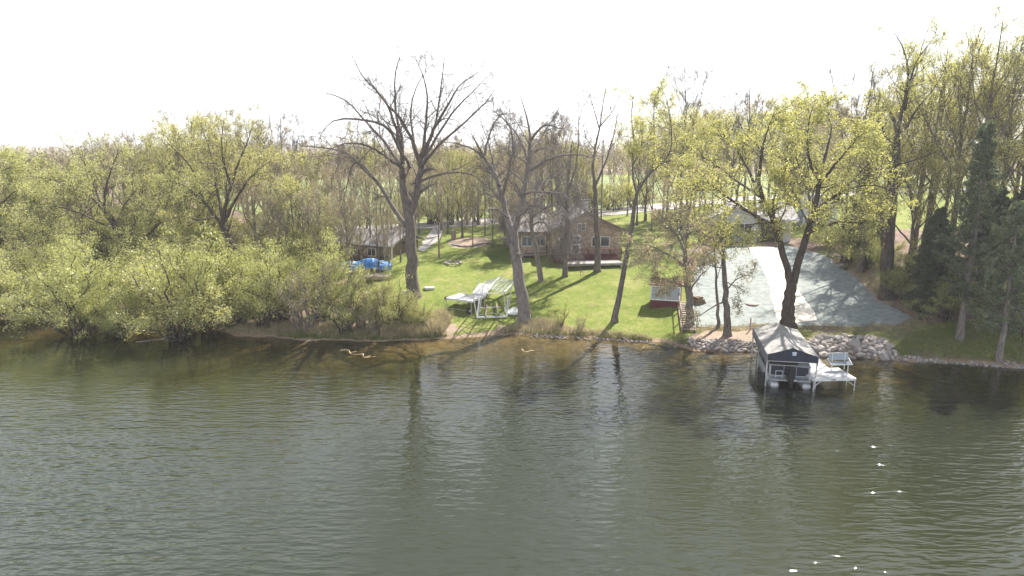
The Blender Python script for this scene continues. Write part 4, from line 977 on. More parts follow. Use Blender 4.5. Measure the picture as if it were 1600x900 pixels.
o = bpy.data.objects['mooring_stake']; o.location = (at_z(1181,578,0)[0], at_z(1181,578,0)[1], 0); o.rotation_euler = (.03,.02,0)
tag(o, 'thin dark stake standing in the water left of the canopy boat', 'stake')
# pontoon boat
BW, BL = CW-.42, CL-.5
boat = thing('pontoon_boat', 'navy sided pontoon boat parked stern out under the grey canopy', 'pontoon boat', LO, LANG)
bx, by0 = .20, -.15
DK = .52
for x in (bx+.30, bx+BW-.30):
    c = MB(); prof = [(0,.20),(.15,.29),(.5,.31),(BL*.8,.31),(BL*.93,.22),(BL,.06)]
    for (a0, ra), (a1, rb_) in zip(prof, prof[1:]): c.cyl((x,by0+a0,.12+(.31-ra)*.4),(x,by0+a1,.12+(.31-rb_)*.4),ra,rb_,16)
    c.build('pontoon', TUBE, boat, smooth=True)
MB().box((bx+BW/2,by0+BL/2+.25,DK),(BW,BL-.5,.09)).bevel(.02).build('deck', GREY, boat)
MB().box((bx+BW/2,by0+.30,DK-.10),(BW-.1,.03,.14)).build('stern_fascia', ALU, boat)
PH_ = .70
def panel(x0,y0,x1,y1,nm='fence_panel'):
    MB().bar((x0,y0,DK+.06+PH_/2-.04),(x1,y1,DK+.06+PH_/2-.04),.03,PH_-.10) if False else None
    c = Vector(((x0+x1)/2,(y0+y1)/2,DK+.10+(PH_-.12)/2)); L_ = math.hypot(x1-x0,y1-y0)
    f = MB().box(c,(L_-.04,.025,PH_-.12),rz=math.atan2(y1-y0,x1-x0)).build(nm, NAVY, boat)
    r_ = MB()
    for z in (DK+.07, DK+PH_+.02): r_.bar((x0,y0,z),(x1,y1,z),.04)
    r_.bar((x0,y0,DK+.04),(x0,y0,DK+PH_+.04),.04).bar((x1,y1,DK+.04),(x1,y1,DK+PH_+.04),.04); r_.build('rail', ALU, f)
yb = by0+.62
panel(bx+.10,yb,bx+BW*.36,yb); panel(bx+BW*.36,yb,bx+BW*.66,yb); panel(bx+BW*.66,yb,bx+BW-.10,yb)
for s in range(3):
    ya, yc = yb+(BL-1.3)*s/3, yb+(BL-1.3)*(s+1)/3
    panel(bx+.04,ya,bx+.04,yc); panel(bx+BW-.04,ya,bx+BW-.04,yc)
panel(bx+.1,yb+BL-1.3,bx+BW-.1,yb+BL-1.3)
MB().box((bx+BW*.78,yb+.45,DK+.35),(.8,.65,.55)).bevel(.06,2).build('stern_seat', GREY, boat)
MB().box((bx+BW*.2,yb+.5,DK+.35),(.7,.65,.55)).bevel(.06,2).build('stern_seat', GREY, boat)
MB().poly([(bx+BW*.68,yb-.3,DK+PH_+.05),(bx+BW-.08,yb-.3,DK+PH_+.02),(bx+BW-.1,yb+1.1,DK+PH_+.55),(bx+BW*.72,yb+1.1,DK+PH_+.62)],(0,0,.02)).build('windscreen_cover', PANEL, boat)
lad = MB()
for x in (bx+.34, bx+.72): lad.cyl((x,by0+.22,DK-.1),(x,by0+.22,DK+.50),.022,n=8)
for z in (DK-.04, DK+.18, DK+.48): lad.cyl((bx+.34,by0+.22,z),(bx+.72,by0+.22,z),.022,n=8)
lad.build('boarding_ladder', ALU, boat)
MB().box((bx+.5,by0+.14,DK-.03),(.95,.42,.05)).bevel(.015).build('swim_step', ALU, boat)
MB().box((bx+BW-.45,by0+.14,DK-.03),(.8,.42,.05)).bevel(.015).build('swim_step', ALU, boat)
mot = MB().box((bx+BW*.49,by0+.02,DK+.36),(.42,.62,.5)).bevel(.10,3).build('outboard_motor', DARK, boat)
MB().box((bx+BW*.49,by0-.02,DK-.14),(.2,.28,.6)).bevel(.04).build('motor_leg', DARK, mot)
MB().cyl((bx+BW*.49,by0-.30,-.28),(bx+BW*.49,by0+.25,-.28),.09,.05).build('gearcase', DARK, mot)
MB().box((bx+BW*.49,by0+.32,DK+.02),(.5,.16,.34)).build('motor_bracket', STEEL, mot)
MB().cyl((bx+BW-.12,by0+.18,DK),(bx+BW-.12,by0+.18,DK+.30),.05,.02).build('stern_light', WHITE, boat)

# dock on the water: platform and walkway of separate panels
DZ = .76
pfl = Vector(at_z(1271,592,DZ)); pfr = Vector(at_z(1337,590.5,DZ)); pbl = Vector(at_z(1262,575,DZ))
ang = math.atan2(pfr.y-pfl.y, pfr.x-pfl.x); PWd = (pfr-pfl).length; PDp = 1.95
dock = thing('dock', 'white sectional dock in the water with square end platform beside the canopy boat', 'dock', (pfl.x,pfl.y,0), ang)
wr_near = local((pfl.x,pfl.y,0), ang, at_z(1294,575,DZ)); wr_far = local((pfl.x,pfl.y,0), ang, at_z(1255,534,DZ))
for i in range(4):
    x0 = PWd*i/4; MB().box((x0+PWd/8,PDp/2,DZ-.03),(PWd/4-.02,PDp-.02,.045)).bevel(.006).build('deck_panel', DECKW, dock)
fr = MB(); 
for y in (0,PDp): fr.box((PWd/2,y,DZ-.08),(PWd+.06,.05,.15))
for x in (0,PWd): fr.box((x,PDp/2,DZ-.081),(.05,PDp-.06,.15))
fr.build('platform_frame', WHITE, dock)
MB().box((PWd*.47,-.032,DZ-.08),(.26,.01,.06)).build('name_plate', STEEL, dock)
WWd = 1.22; wd = (wr_far-wr_near); wd.z = 0; WL_ = wd.length; wdn = wd.normalized(); wx_ = Vector((-wdn.y, wdn.x, 0))   # left of walkway direction
wa = math.atan2(wdn.y, wdn.x)
npan = 10
for i in range(npan):
    c = wr_near+wdn*(WL_*(i+.5)/npan)+wx_*(WWd/2); MB().box((c.x,c.y,DZ-.03),(WL_/npan-.02,WWd-.08,.045),rz=wa).bevel(.006).build('walkway_panel', DECKW, dock)
wf = MB()
for k in (0,WWd):
    a_ = wr_near+wx_*k+Vector((0,0,DZ-.08)); a_.z = DZ-.08; b_ = a_+wdn*WL_; wf.bar(a_, b_, .05, .14)
wf.build('walkway_frame', WHITE, dock)
def leg(p, top, bot=-1.6, r=.03):
    MB().cyl((p[0],p[1],bot),(p[0],p[1],top),r,n=8).build('leg', ALU, dock)
for p, tp in (((.02,-.04),DZ+.05),((PWd-.05,-.04),DZ-.02),((PWd-.06,PDp*.42),DZ+.75),((0.02,PDp),DZ+.1),((PWd-.02,PDp+.04),DZ)): leg(p, tp)
for s in (.35,.7,.98):
    for k in (-.04,WWd+.04):
        p = wr_near+wdn*WL_*s+wx_*k; leg(p, DZ+(.35 if k < 0 and s > .9 else .05), -1.0 if s < .9 else -.3)
br_ = MB(); br_.bar((.02,-.04,.28),(.5,-.02,DZ-.14),.03); br_.bar((PWd-.05,-.04,.28),(PWd-.55,-.02,DZ-.14),.03); br_.build('brace', WHITE, dock)
MB().sph((PWd-.06,PDp*.42,DZ+.77),.06,sub=1).build('post_cap', WHITE, dock)
# dock bench
bc = local((pfl.x,pfl.y,0), ang, at_z(1309,577,DZ)); bcw = Matrix.Rotation(ang,3,'Z')@bc+Vector((pfl.x,pfl.y,0))
bench = thing('dock_bench', 'grey panelled bench with white legs on the back edge of the dock platform', 'bench', (bcw.x,bcw.y,DZ-.008), ang)
for s in (-1,1):
    MB().bar((s*.40,0,0),(s*.40,.05,1.0),.045).build('leg', WHITE, bench)
MB().box((0,-.20,.47),(1.30,.46,.05)).bevel(.01).build('seat', GREY, bench); MB().box((0,.06,.80),(1.22,.05,.42),rx=-.12).bevel(.01).build('backrest', GREY, bench)
MB().bar((-.68,-.43,.44),(.68,-.43,.44),.05).bar((-.66,-.43,.44),(-.66,.1,.7),.04).bar((.66,-.43,.44),(.66,.1,.7),.04).bar((-.62,.09,1.03),(.62,.09,1.03),.035).build('seat_frame', WHITE, bench)

# ---------------------------------------------------------------- things stored on the lawn
g0 = ground(698,488); g1 = ground(737,491); gzl = (g0[2]+g1[2])/2; SD = gzl+1.12
a_ = Vector(at_z(697,465,SD)); b_ = Vector(at_z(737,470,SD)); sang = math.atan2(b_.y-a_.y, b_.x-a_.x); sw = (b_-a_).length
sd = thing('stored_dock', 'white L shaped dock section standing on the lawn on wheeled legs', 'dock section', (a_.x,a_.y,gzl), sang)
H_ = 1.12; dp = 2.0
for i in range(3): MB().box((sw*(i+.5)/3,dp/2,H_-.03),(sw/3-.015,dp-.02,.05)).build('deck_panel', DECKW, sd)
MB().box((sw/2,0,H_-.09),(sw+.05,.05,.14)).box((sw/2,dp,H_-.09),(sw+.05,.05,.14)).box((0,dp/2,H_-.091),(.05,dp-.06,.14)).box((sw,dp/2,H_-.091),(.05,dp-.06,.14)).build('platform_frame', WHITE, sd)
end = local((a_.x,a_.y,gzl), sang, at_z(760,441,SD+.15)); s0 = Vector((sw-.65,dp+.03,H_)); dirn = (end-s0); dirn.z = 0; wl_ = dirn.length; dirn.normalize(); wa = math.atan2(dirn.y,dirn.x); nrm = Vector((-dirn.y,dirn.x,0))
for i in range(8):
    c = s0+dirn*(wl_*(i+.5)/8); MB().box((c.x,c.y,H_-.02),(wl_/8-.02,1.15,.045),rz=wa).build('walkway_panel', DECKW, sd)
wf = MB()
for k in (-.6,.6): wf.bar(s0+nrm*k+Vector((0,0,-.07)), s0+nrm*k+dirn*wl_+Vector((0,0,-.07)), .05, .14)
wf.build('walkway_frame', WHITE, sd)
def sleg(x,y,up=0):
    wp = Matrix.Rotation(sang,3,'Z')@Vector((x,y,0))+Vector((a_.x,a_.y,0)); MB().cyl((x,y,gz(wp.x,wp.y)-gzl-.05),(x,y,H_+up),.028,n=8).build('leg', ALU, sd)
for x,y,up in ((.03,-.04,0),(sw-.03,-.04,0),(.03,dp,.4),(.5,dp,.45),(sw-.05,dp+.05,.0)): sleg(x,y,up)
for s in (.4,.75,1.0):
    for k in (-.62,.62):
        p = s0+nrm*k+dirn*wl_*s; sleg(p.x,p.y,.4 if k > 0 else 0)
MB().bar((0,-.04,.25),(sw,-.04,.25),.03).build('cross_bar', ALU, sd)
for x in (sw-.25,):
    w_ = MB().cyl((x-.09,-.05,.26),(x+.09,-.05,.26),.26,n=18).build('wheel', RUBBER, sd); MB().cyl((x-.10,-.05,.26),(x+.10,-.05,.26),.11,n=12).build('hub', WHITE, w_)
MB().cyl((-.1,.1,H_-.1),(-.1,.3,H_-.1),.15,n=14).build('bumper_wheel', RUBBER, sd)
# stored lift frame
q0 = Vector(ground(745,498)); q1 = Vector(ground(792,497)); lang = math.atan2(q1.y-q0.y,q1.x-q0.x); lw_ = (q1-q0).length; gl = (q0.z+q1.z)/2
sl = thing('stored_boat_lift', 'empty white boat lift frame with ribbed canopy hoops on the lawn', 'boat lift', (q0.x,q0.y,gl), lang)
ll = local((q0.x,q0.y,gl), lang, ground(797,483)).y
ll = max(ll, 2.6)
def lb(name, *bars, w=.07, mat=WHITE):
    m = MB()
    for a, b in bars: m.bar(a, b, w)
    return m.build(name, mat, sl)
lb('base_beam', ((0,0,.12),(lw_,0,.12)), w=.13); lb('base_beam', ((.2,ll,.16+.1),(lw_+.1,ll,.16+.1)), w=.11)
lb('side_beam', ((0,0,.14),(.25,ll,.25)), w=.1); lb('side_beam', ((lw_,0,.14),(lw_+.1,ll,.25)), w=.1)
lb('bunk', ((lw_*.28,-.25,.24),(lw_*.45,ll+.5,.45)), w=.12, mat=WOOD); lb('bunk', ((lw_*.63,-.25,.24),(lw_*.80,ll+.5,.45)), w=.12, mat=WOOD)
lb('cross_brace', ((.2,.6,.16),(lw_*.5,1.1,.17)), ((lw_*.5,1.1,.17),(lw_-.1,.5,.16)), w=.04); 
lb('lift_arm', ((.05,.05,.2),(.35,1.3,1.55)), w=.09); lb('lift_arm', ((lw_-.0,.3,.3),(lw_+.28,1.4,1.5)), w=.09)
ce = gl+2.45
cA = local((q0.x,q0.y,gl), lang, at_z(787,458,ce)); cB = local((q0.x,q0.y,gl), lang, at_z(804,440,ce)); cR0 = local((q0.x,q0.y,gl), lang, at_z(763,450,ce+.42)); cR1 = local((q0.x,q0.y,gl), lang, at_z(782,432,ce+.42))
zE, zR = 2.45, 2.87
for v_ in (cA,cB): v_.z = zE
for v_ in (cR0,cR1): v_.z = zR
cL0 = cR0+(cR0-cA); cL0.z = zE; cL1 = cR1+(cR1-cB); cL1.z = zE
lb('ridge_pole', (cR0,cR1), w=.08); lb('eave_pole', (cA,cB), w=.09); lb('eave_pole', (cL0,cL1), w=.08)
lb('gable_bar', (cA,cL0), w=.05); lb('gable_bar', (cB,cL1), w=.05)
NR_ = 11
for i in range(NR_):
    s = i/(NR_-1); lb('canopy_rib', (cL0.lerp(cL1,s), cR0.lerp(cR1,s)), (cR0.lerp(cR1,s), cA.lerp(cB,s)), w=.035)
for s in (.25,.5,.75):
    lb('purlin', (cA.lerp(cR0,s),cB.lerp(cR1,s)), w=.02) ; lb('gable_strut', (cL0.lerp(cA,s), (cL0.lerp(cR0,s*2) if s <= .5 else cR0.lerp(cA,s*2-1))), w=.03)
for p, bz in ((cA,(lw_,.2)),(cA.lerp(cB,.75),(lw_+.25,1.4)),(cL0,(0.02,.1)),(cL0.lerp(cL1,.75),(.3,1.4))):
    lb('post', ((bz[0],bz[1],-.05),(p.x,p.y,zE)), w=.06)
t_ = ground(803,491)
bmc = MB()
rr_ = random.Random(3)
bmc.poly([(-.55,-.25,.05),(.05,-.5,.02),(.6,-.1,.08),(.35,.25,.35),(-.1,.35,.42),(-.5,.15,.2)], (.02,.03,.10))
o = bmc.build('crumpled_tarp', WHITE); o.location = t_; tag(o, 'small crumpled white sheet on the grass at the right foot of the stored boat lift', 'tarp')
for px, py, w, d, h, lab in ((671,452,.9,.6,.22,'low white box on the lawn right of the big cottonwood'),(632,463,.35,.3,.5,'small white can at the foot of the big cottonwood')):
    o = MB().box((0,0,h/2),(w,d,h)).bevel(.04,2).build('white_box' if w > .5 else 'white_can', WHITE); o.location = ground(px,py); o.rotation_euler = (0,0,.3); tag(o, lab, 'box' if w > .5 else 'can')

# ---------------------------------------------------------------- red shed and stair
s0 = Vector(ground(1015,482)); s1 = Vector(ground(1063,481)); sa = math.atan2(s1.y-s0.y,s1.x-s0.x); swd = (s1-s0).length; sz0 = min(s0.z,s1.z)-.1
SH = at_y(1040,446,(s0.y+s1.y)/2)[2]-sz0; sdp = 2.2
shed = thing('red_shed', 'small dark red lakeside shed with white framed double front and leaf covered flat roof', 'shed', (s0.x,s0.y,sz0), sa)
MB().box((swd/2,sdp/2,SH/2-.02),(swd-.04,sdp-.04,SH-.04)).build('wall', RED, shed)
fw_ = swd*.94; x0 = swd*.03; zt = SH-.10; zb = SH*.42
MB().box((x0+fw_/2,-.01,zt),(fw_,.06,.08)).box((x0+fw_/2,-.01,zb),(fw_,.06,.08)).box((x0,-.01,(zt+zb)/2),(.08,.061,zt-zb)).box((x0+fw_,-.01,(zt+zb)/2),(.08,.061,zt-zb)).build('front_frame', TRIM, shed)
for k in (0,1):
    pn = MB().box((x0+fw_*(.25+.5*k),0,(zt+zb)/2),(fw_/2-.1,.04,zt-zb-.06)).build('front_panel', PANEL, shed)
MB().box((x0+fw_/2,-.01,(zt+zb)/2),(.05,.05,zt-zb-.08)).build('mullion', TRIM, shed)
MB().box((swd/2,sdp/2,SH+.03),(swd+.25,sdp+.2,.08)).build('roof', LITTER, shed)
rng = np.random.default_rng(5); n = 900; P = np.column_stack([rng.uniform(0,swd,n), rng.uniform(0,sdp,n), SH+.09+rng.random(n)**2*.25]); V, F = leaf_quads(P, .22, .3, rng, -.3, 1, .04)
lt = link('roof_litter', np_mesh('roof_litter', V, F, LITTER, False), shed); tag(lt, kind='stuff')
# woodpile right of shed
wpt = ground(1092,474); pile = thing('woodpile', 'stack of split firewood between the red shed and the seeded slope', 'woodpile', wpt, .4)
lm_ = MB().cyl((0,-.35,0),(0,.35,0),.11,n=8).mesh('firewood_log', LOG)
k = 0
for r_ in range(3):
    for c_ in range(5-r_):
        ob = link('log', lm_, pile, ((c_-(5-r_)/2)*.22+rr_.uniform(-.02,.02), rr_.uniform(-.05,.05), .10+r_*.19)); ob.rotation_euler = (rr_.uniform(-.1,.1), rr_.random()*3, rr_.uniform(-.1,.1))
# stair from the shed down to the water
ta = Vector(at_z(1067,447,sz0+SH*.9)); tb_ = Vector(ground(1077,522)); ta.z = gz(ta.x, ta.y)+.2
ta = Vector(ground(1068,474)); tb_ = Vector(ground(1076,520)); dv = tb_-ta
stair = thing('lake_stair', 'weathered wooden stair with handrail running down from the red shed to the shore', 'stair', (ta.x,ta.y,ta.z), math.atan2(dv.y,dv.x))
sl_ = math.hypot(dv.x,dv.y); NS = 13
for i in range(NS):
    s = (i+.5)/NS; MB().box((sl_*s,0,dv.z*s+.18),(.30,.95,.05)).build('step', WOOD, stair)
for k in (-.5,.5):
    MB().bar((0,k,.10),(sl_,k,dv.z+.10),.06,.22).build('stringer', WOOD, stair)
for k in (-.5,):
    MB().bar((0,k,1.15),(sl_,k,dv.z+1.15),.06,.10).build('handrail', WOOD, stair)
    for s in (0,.33,.66,1): MB().bar((sl_*s,k,dv.z*s),(sl_*s,k,dv.z*s+1.15),.08).build('rail_post', WOOD, stair)
o = MB().cyl((0,0,-.1),(0,0,.95),.05,n=8).build('wooden_post', WOOD); o.location = ground(1172,516); tag(o, 'short lone wooden post left of the canopy boat, above the pale stones', 'post')
tank = ground(1175,476); o = thing('septic_lid', 'round rusty ring lid set in the seeded slope left of the maple', 'lid', tank)
MB().cyl((0,0,-.03),(0,0,.10),.55,n=24).build('rim', pbr('rusty_rim', (.30,.19,.15), .8), o); MB().cyl((0,0,.0),(0,0,.115),.48,n=24).build('cover', SEED, o)

# ---------------------------------------------------------------- brick house
h0 = Vector(ground(862,402)); h1 = Vector(ground(970,398)); ha = math.atan2(h1.y-h0.y,h1.x-h0.x); hw = (h1-h0).length; hz = min(h0.z,h1.z)
house = thing('brick_house', 'tan brick house with low gable, white door and dark red deck', 'house', (h0.x,h0.y,hz), ha)
EH, AP = 2.75, 4.55; ax_ = hw*.46; hd = 9.0
def gable_wall(y, th, mat, nm):
    MB().poly([(0,y,-.3),(hw,y,-.3),(hw,y,EH),(ax_,y,AP),(0,y,EH+.1)], (0,th,0)).build(nm, mat, house)
gable_wall(0,.2,MASON,'gable_wall'); gable_wall(hd,.2,MASON,'rear_wall')
MB().box((hw-.1,hd/2+.1,EH/2-.16),(.2,hd-.24,EH+.28)).build('side_wall', MASON, house); MB().box((.1,hd/2+.1,EH/2-.16),(.2,hd-.24,EH+.28)).build('side_wall', MASON, house)
def roof_plane(p, q, r, s, th, mat, nm, par):
    return MB().poly([p,q,r,s], (0,0,th)).build(nm, mat, par)
sl1 = (AP-EH)/(hw-ax_)
rf = roof_plane((ax_,-.75,AP+.04),(hw+.7,-.75,EH+.04-.7*sl1),(hw+.7,hd+.6,EH+.04-.7*sl1),(ax_,hd+.6,AP+.04),.16,ROOF,'roof',house)
sl2 = (AP-EH-.1)/ax_
roof_plane((ax_,-.75,AP+.042),(ax_,hd+.6,AP+.042),(-.6,hd+.6,EH+.14-.6*sl2),(-.6,-.75,EH+.14-.6*sl2),.16,ROOF,'roof',house)
MB().bar((ax_,-.78,AP+.10),(hw+.72,-.78,EH+.10-.7*sl1),.05,.24).build('fascia', pbr('fascia_brown',(.20,.15,.13),.7), rf)
for yy in range(3):
    MB().bar((hw+.72, -.75+(hd+1.35)*(yy)/3, EH+.05-.7*sl1),(hw+.72,-.75+(hd+1.35)*(yy+1)/3-.02,EH+.05-.7*sl1),.08,.12).build('gutter', TRIM, rf)
chm = MB().box((ax_+1.1,5.2,AP+.1),(.7,.7,1.5)).build('chimney', CONC, rf)
MB().box((ax_+1.1,5.2,AP+.91),(.9,.9,.12)).build('chimney_cap', STEEL, rf)
def window(par, cx, z0, w, h, y=0, panes=2, sill=True, fm=None):
    f = MB(); f.box((cx,y-.03,z0+h-.03),(w,.08,.07)).box((cx,y-.03,z0+.03),(w,.08,.07)).box((cx-w/2+.03,y-.03,z0+h/2),(.07,.081,h-.12)).box((cx+w/2-.03,y-.03,z0+h/2),(.07,.081,h-.12))
    for i in range(1,panes): f.box((cx-w/2+w*i/panes,y-.03,z0+h/2),(.05,.07,h-.14))
    fo = f.build('window', fm or TRIM, par); MB().box((cx,y-.012,z0+h/2),(w-.1,.03,h-.1)).build('pane', GLASS, fo); return fo
window(house, hw*.70, 1.05, 1.9, 1.05); window(house, hw*.42, 2.75, .85, .75)
window(house, hw*.16, .75, .85, 1.35, panes=1)
d_ = MB().box((hw*.345,-.03,1.25),(1.05,.06,2.15)).build('door', TRIM, house)
for zz_ in (1.75,.85): MB().box((hw*.345,-.065,zz_),(.62,.015,.7)).build('door_pane', GLASS, d_)
MB().sph((hw*.345+.42,-.09,1.1),.05,sub=1).build('handle', STEEL, d_)
# deck with railing
dkw, dkd = hw*.95, 2.6; dx0 = -.3
for i in range(9): MB().box((dx0+dkw/2,-.15-dkd*(i+.5)/9,.28),(dkw,dkd/9-.02,.05)).build('deck_board', RED, house)
MB().box((dx0+dkw/2,-.1-dkd,.05),(dkw,.05,.42)).build('deck_fascia', RED, house)
for s in range(7):
    x = dx0+dkw*s/6; MB().box((x,-.12-dkd,.72),(.09,.09,.95)).build('railing_post', RED, house)
MB().box((dx0+dkw/2,-.12-dkd,1.22),(dkw+.1,.12,.05)).build('handrail', RED, house)
bal = MB()
for i in range(54):
    x = dx0+.07+dkw*i/54; bal.box((x,-.12-dkd,.74),(.03,.03,.86))
tag(bal.build('balusters', RED, house), kind='stuff')
MB().box((dx0+dkw*.55,-.3-dkd-1.1,.02),(dkw*.8,1.9,.22)).build('patio_slab', pbr('old_concrete', (.30,.28,.26), .9, var=.3, scale=2), house)
# left wing with porch
wy = 1.6; ww = 3.9
MB().box((-ww/2-.02,wy+2.8,1.1),(ww-.05,5.6,2.9)).build('wing_wall', MASON, house)
rp = roof_plane((-ww-.6,wy-.9,2.45),(-.05,wy-.9,2.45),(-.05,wy+3.6,3.9),(-ww-.6,wy+3.6,3.9),.15,ROOF,'roof',house)
roof_plane((-ww-.6,wy+3.602,3.9),(-.05,wy+3.602,3.9),(-.05,wy+7,2.6),(-ww-.6,wy+7,2.6),.15,ROOF,'roof',house)
MB().box((-ww/2,wy-.93,2.50),(ww+.6,.05,.2)).build('fascia', pbr('fascia_dark',(.16,.12,.11),.7), rp)
for cx in (-1.0,-2.4): window(house, cx, .95, 1.15, 1.1, y=wy-.03)
for cx in (-.4,-ww): MB().box((cx,wy-.7,1.2),(.14,.14,2.5)).build('porch_post', RED, house)
MB().box((-ww/2,wy-.6,.2),(ww,1.2,.16)).build('porch_floor', WOOD, house)
# utility pole behind the house
up = ground(939,352); H_p = at_y(939,218,up[1])[2]-up[2]; pole = thing('utility_pole', 'thin utility pole with grey transformer can behind the brick gable', 'utility pole', up)
MB().cyl((0,0,-.2),(0,0,H_p),.11,.08).build('shaft', BARKP, pole); MB().cyl((0,-.25,H_p-1.9),(0,-.25,H_p-.9),.22,n=12).build('transformer', CONC, pole); MB().box((0,0,H_p-.3),(1.8,.1,.1)).build('crossarm', WOOD, pole)
o = MB().box((0,0,.5),(.55,.5,1.1)).bevel(.05).build('tree_stump', WOOD); o.location = ground(709,374); tag(o, 'squared dark wooden stump by the flower bed', 'stump')
rng = random.Random(8)
gb = ground(737,377); bed = thing('stone_edging', 'low curved row of edging stones round the flower bed left of the brick house', 'edging', gb)
for i in range(22):
    u = i/21; p = ground(708+60*u, 383+3*math.sin(u*5)); ob = link('stone', SM[i%9], bed, (p[0]-gb[0],p[1]-gb[1],p[2]-gb[2]+.08)); s = rng.uniform(.35,.6); ob.scale = (s,s,s)
lr = ground(708,412); ring = thing('fire_ring', 'ring of stones on the lawn near the driveway', 'fire ring', lr)
for i in range(12):
    a0 = i*math.tau/12; ob = link('stone', SM[i%9], ring, (.8*math.cos(a0),.8*math.sin(a0),.1)); ob.scale = (.42,.42,.5)

# ---------------------------------------------------------------- white house on the right
w0 = Vector(ground(1108,376)); w1 = Vector(ground(1234,377)); wa_ = math.atan2(w1.y-w0.y,w1.x-w0.x); W_ = (w1-w0).length; wz = min(w0.z,w1.z)
wh = thing('white_house', 'pale sided house with light grey roofs at the top of the seeded slope', 'house', (w0.x,w0.y,wz), wa_)
gw = W_*.60; GE, GA = 2.5, 3.9; WD = 7.5
MB().poly([(0,0,-.4),(gw,0,-.4),(gw,0,GE),(gw/2,0,GA),(0,0,GE)], (0,.2,0)).build('gable_wall', SIDW, wh)
MB().box((gw/2,WD/2+.2,GE/2-.2),(gw-.02,WD-.3,GE+.35)).build('wall', SIDW, wh)
sg = (GA-GE)/(gw/2)
roof_plane((gw/2,-.55,GA+.03),(gw+.5,-.55,GE+.03-.5*sg),(gw+.5,WD,GE+.03-.5*sg),(gw/2,WD,GA+.03),.15,ROOFL,'roof',wh)
roof_plane((gw/2,-.55,GA+.032),(gw/2,WD,GA+.032),(-.5,WD,GE+.03-.5*sg),(-.5,-.55,GE+.03-.5*sg),.15,ROOFL,'roof',wh)
window(wh, gw*.72, .95, 1.7, 1.1); window(wh, gw*.30, .95, 1.6, 1.1)
for i in range(13):
    MB().box((gw/2,-.012,.1+i*.19),(gw-.05,.024,.165)).build('siding_board', SIDW, wh)
rw = W_-gw
MB().box((gw+rw/2+.05,1.8+2.6,GE/2-.2),(rw-.1,5.2,GE+.35)).build('wing_wall', SIDW, wh)
dr = MB().box((gw+rw*.42,1.78,1.05),(rw*.6,.06,2.05)).build('garage_opening', DARK, wh)
for i in range(4): MB().box((gw+rw*.42,1.74,.3+i*.48),(rw*.6-.1,.03,.42)).build('door_panel', STEEL, dr)
rr2 = roof_plane((gw-.1,-.35,GE-.0),(W_+.8,-.35,GE-.0),(W_+.2,4.2,GE+1.55),(gw-.1,4.2,GE+1.55),.14,ROOFL,'roof',wh)
roof_plane((gw-.1,4.202,GE+1.55),(W_+.2,4.202,GE+1.55),(W_+.8,7.4,GE),(gw-.1,7.4,GE),.14,ROOFL,'roof',wh)
MB().box((gw+rw/2+.3,-.38,GE+.06),(rw+.9,.05,.18)).build('fascia', TRIM, rr2)
MB().box((W_-.35,.0,GE/2-.2),(.75,.5,GE+.3)).build('porch_pier', SIDW, wh)
MB().box((gw+rw/2,-.9,-.05),(rw+.4,2.4,.14)).build('porch_slab', pbr('brick_paving',(.36,.22,.18),.9), wh)
# neighbour: pale blue shed
b0 = Vector(ground(1245,352)); b1 = Vector(ground(1292,352)); bw_ = (b1-b0).length
bs = thing('blue_shed', 'pale blue metal shed behind the right stem of the big maple', 'shed', (b0.x,b0.y,b0.z), math.atan2(b1.y-b0.y,b1.x-b0.x))
MB().box((bw_/2,1.7,1.3),(bw_,3.4,2.8)).build('wall', PANEL, bs)
roof_plane((-.2,-.25,2.68),(bw_+.2,-.25,2.68),(bw_+.2,1.75,3.5),(-.2,1.75,3.5),.1,ROOFL,'roof',bs); roof_plane((-.2,1.752,3.5),(bw_+.2,1.752,3.5),(bw_+.2,3.7,2.68),(-.2,3.7,2.68),.1,ROOFL,'roof',bs)
dd = MB().box((bw_*.35,-.03,1.0),(1.1,.05,2.0)).build('door', TRIM, bs); MB().sph((bw_*.35+.4,-.07,1.0),.05,sub=1).build('handle', STEEL, dd)
# neighbour on the left: cabin and blue tarp
c0 = Vector(ground(532,408)); c1 = Vector(ground(614,404)); cw = (c1-c0).length; ca = math.atan2(c1.y-c0.y,c1.x-c0.x)
cab = thing('lake_cabin', 'low dark cabin with wide grey roof behind the blue tarp', 'cabin', (c0.x,c0.y,c0.z), ca)
MB().box((cw/2,2.6,1.0),(cw-.3,5.0,2.2)).build('wall', pbr('brown_boards',(.17,.12,.08),.85,var=.4,scale=3), cab)
rc = roof_plane((-.3,-.4,2.05),(cw+.3,-.4,2.05),(cw+.3,2.7,3.2),(-.3,2.7,3.2),.13,ROOF,'roof',cab); roof_plane((-.3,2.702,3.2),(cw+.3,2.702,3.2),(cw+.3,5.6,2.1),(-.3,5.6,2.1),.13,ROOF,'roof',cab)
MB().box((cw/2,-.43,2.08),(cw+.6,.05,.16)).build('fascia', TRIM, rc)
for cx in (cw*.25,cw*.6): window(cab, cx, .8, 1.1, .9, y=.08)
MB().cyl((cw+.05,-.3,-.1),(cw+.05,-.3,2.05),.07).build('porch_post', TRIM, cab)
bt0 = Vector(ground(572,425)); 
trl = thing('tarped_boat', 'boat on a trailer shrouded in a bright blue tarpaulin in front of the low cabin', 'boat', bt0, .12)
bm = bmesh.new(); nx_, ny_ = 22, 9; g_ = []; rng = random.Random(2)
prof = lambda u: .95+.45*math.exp(-((u-.58)/.22)**2)+.12*math.exp(-((u-.15)/.1)**2)
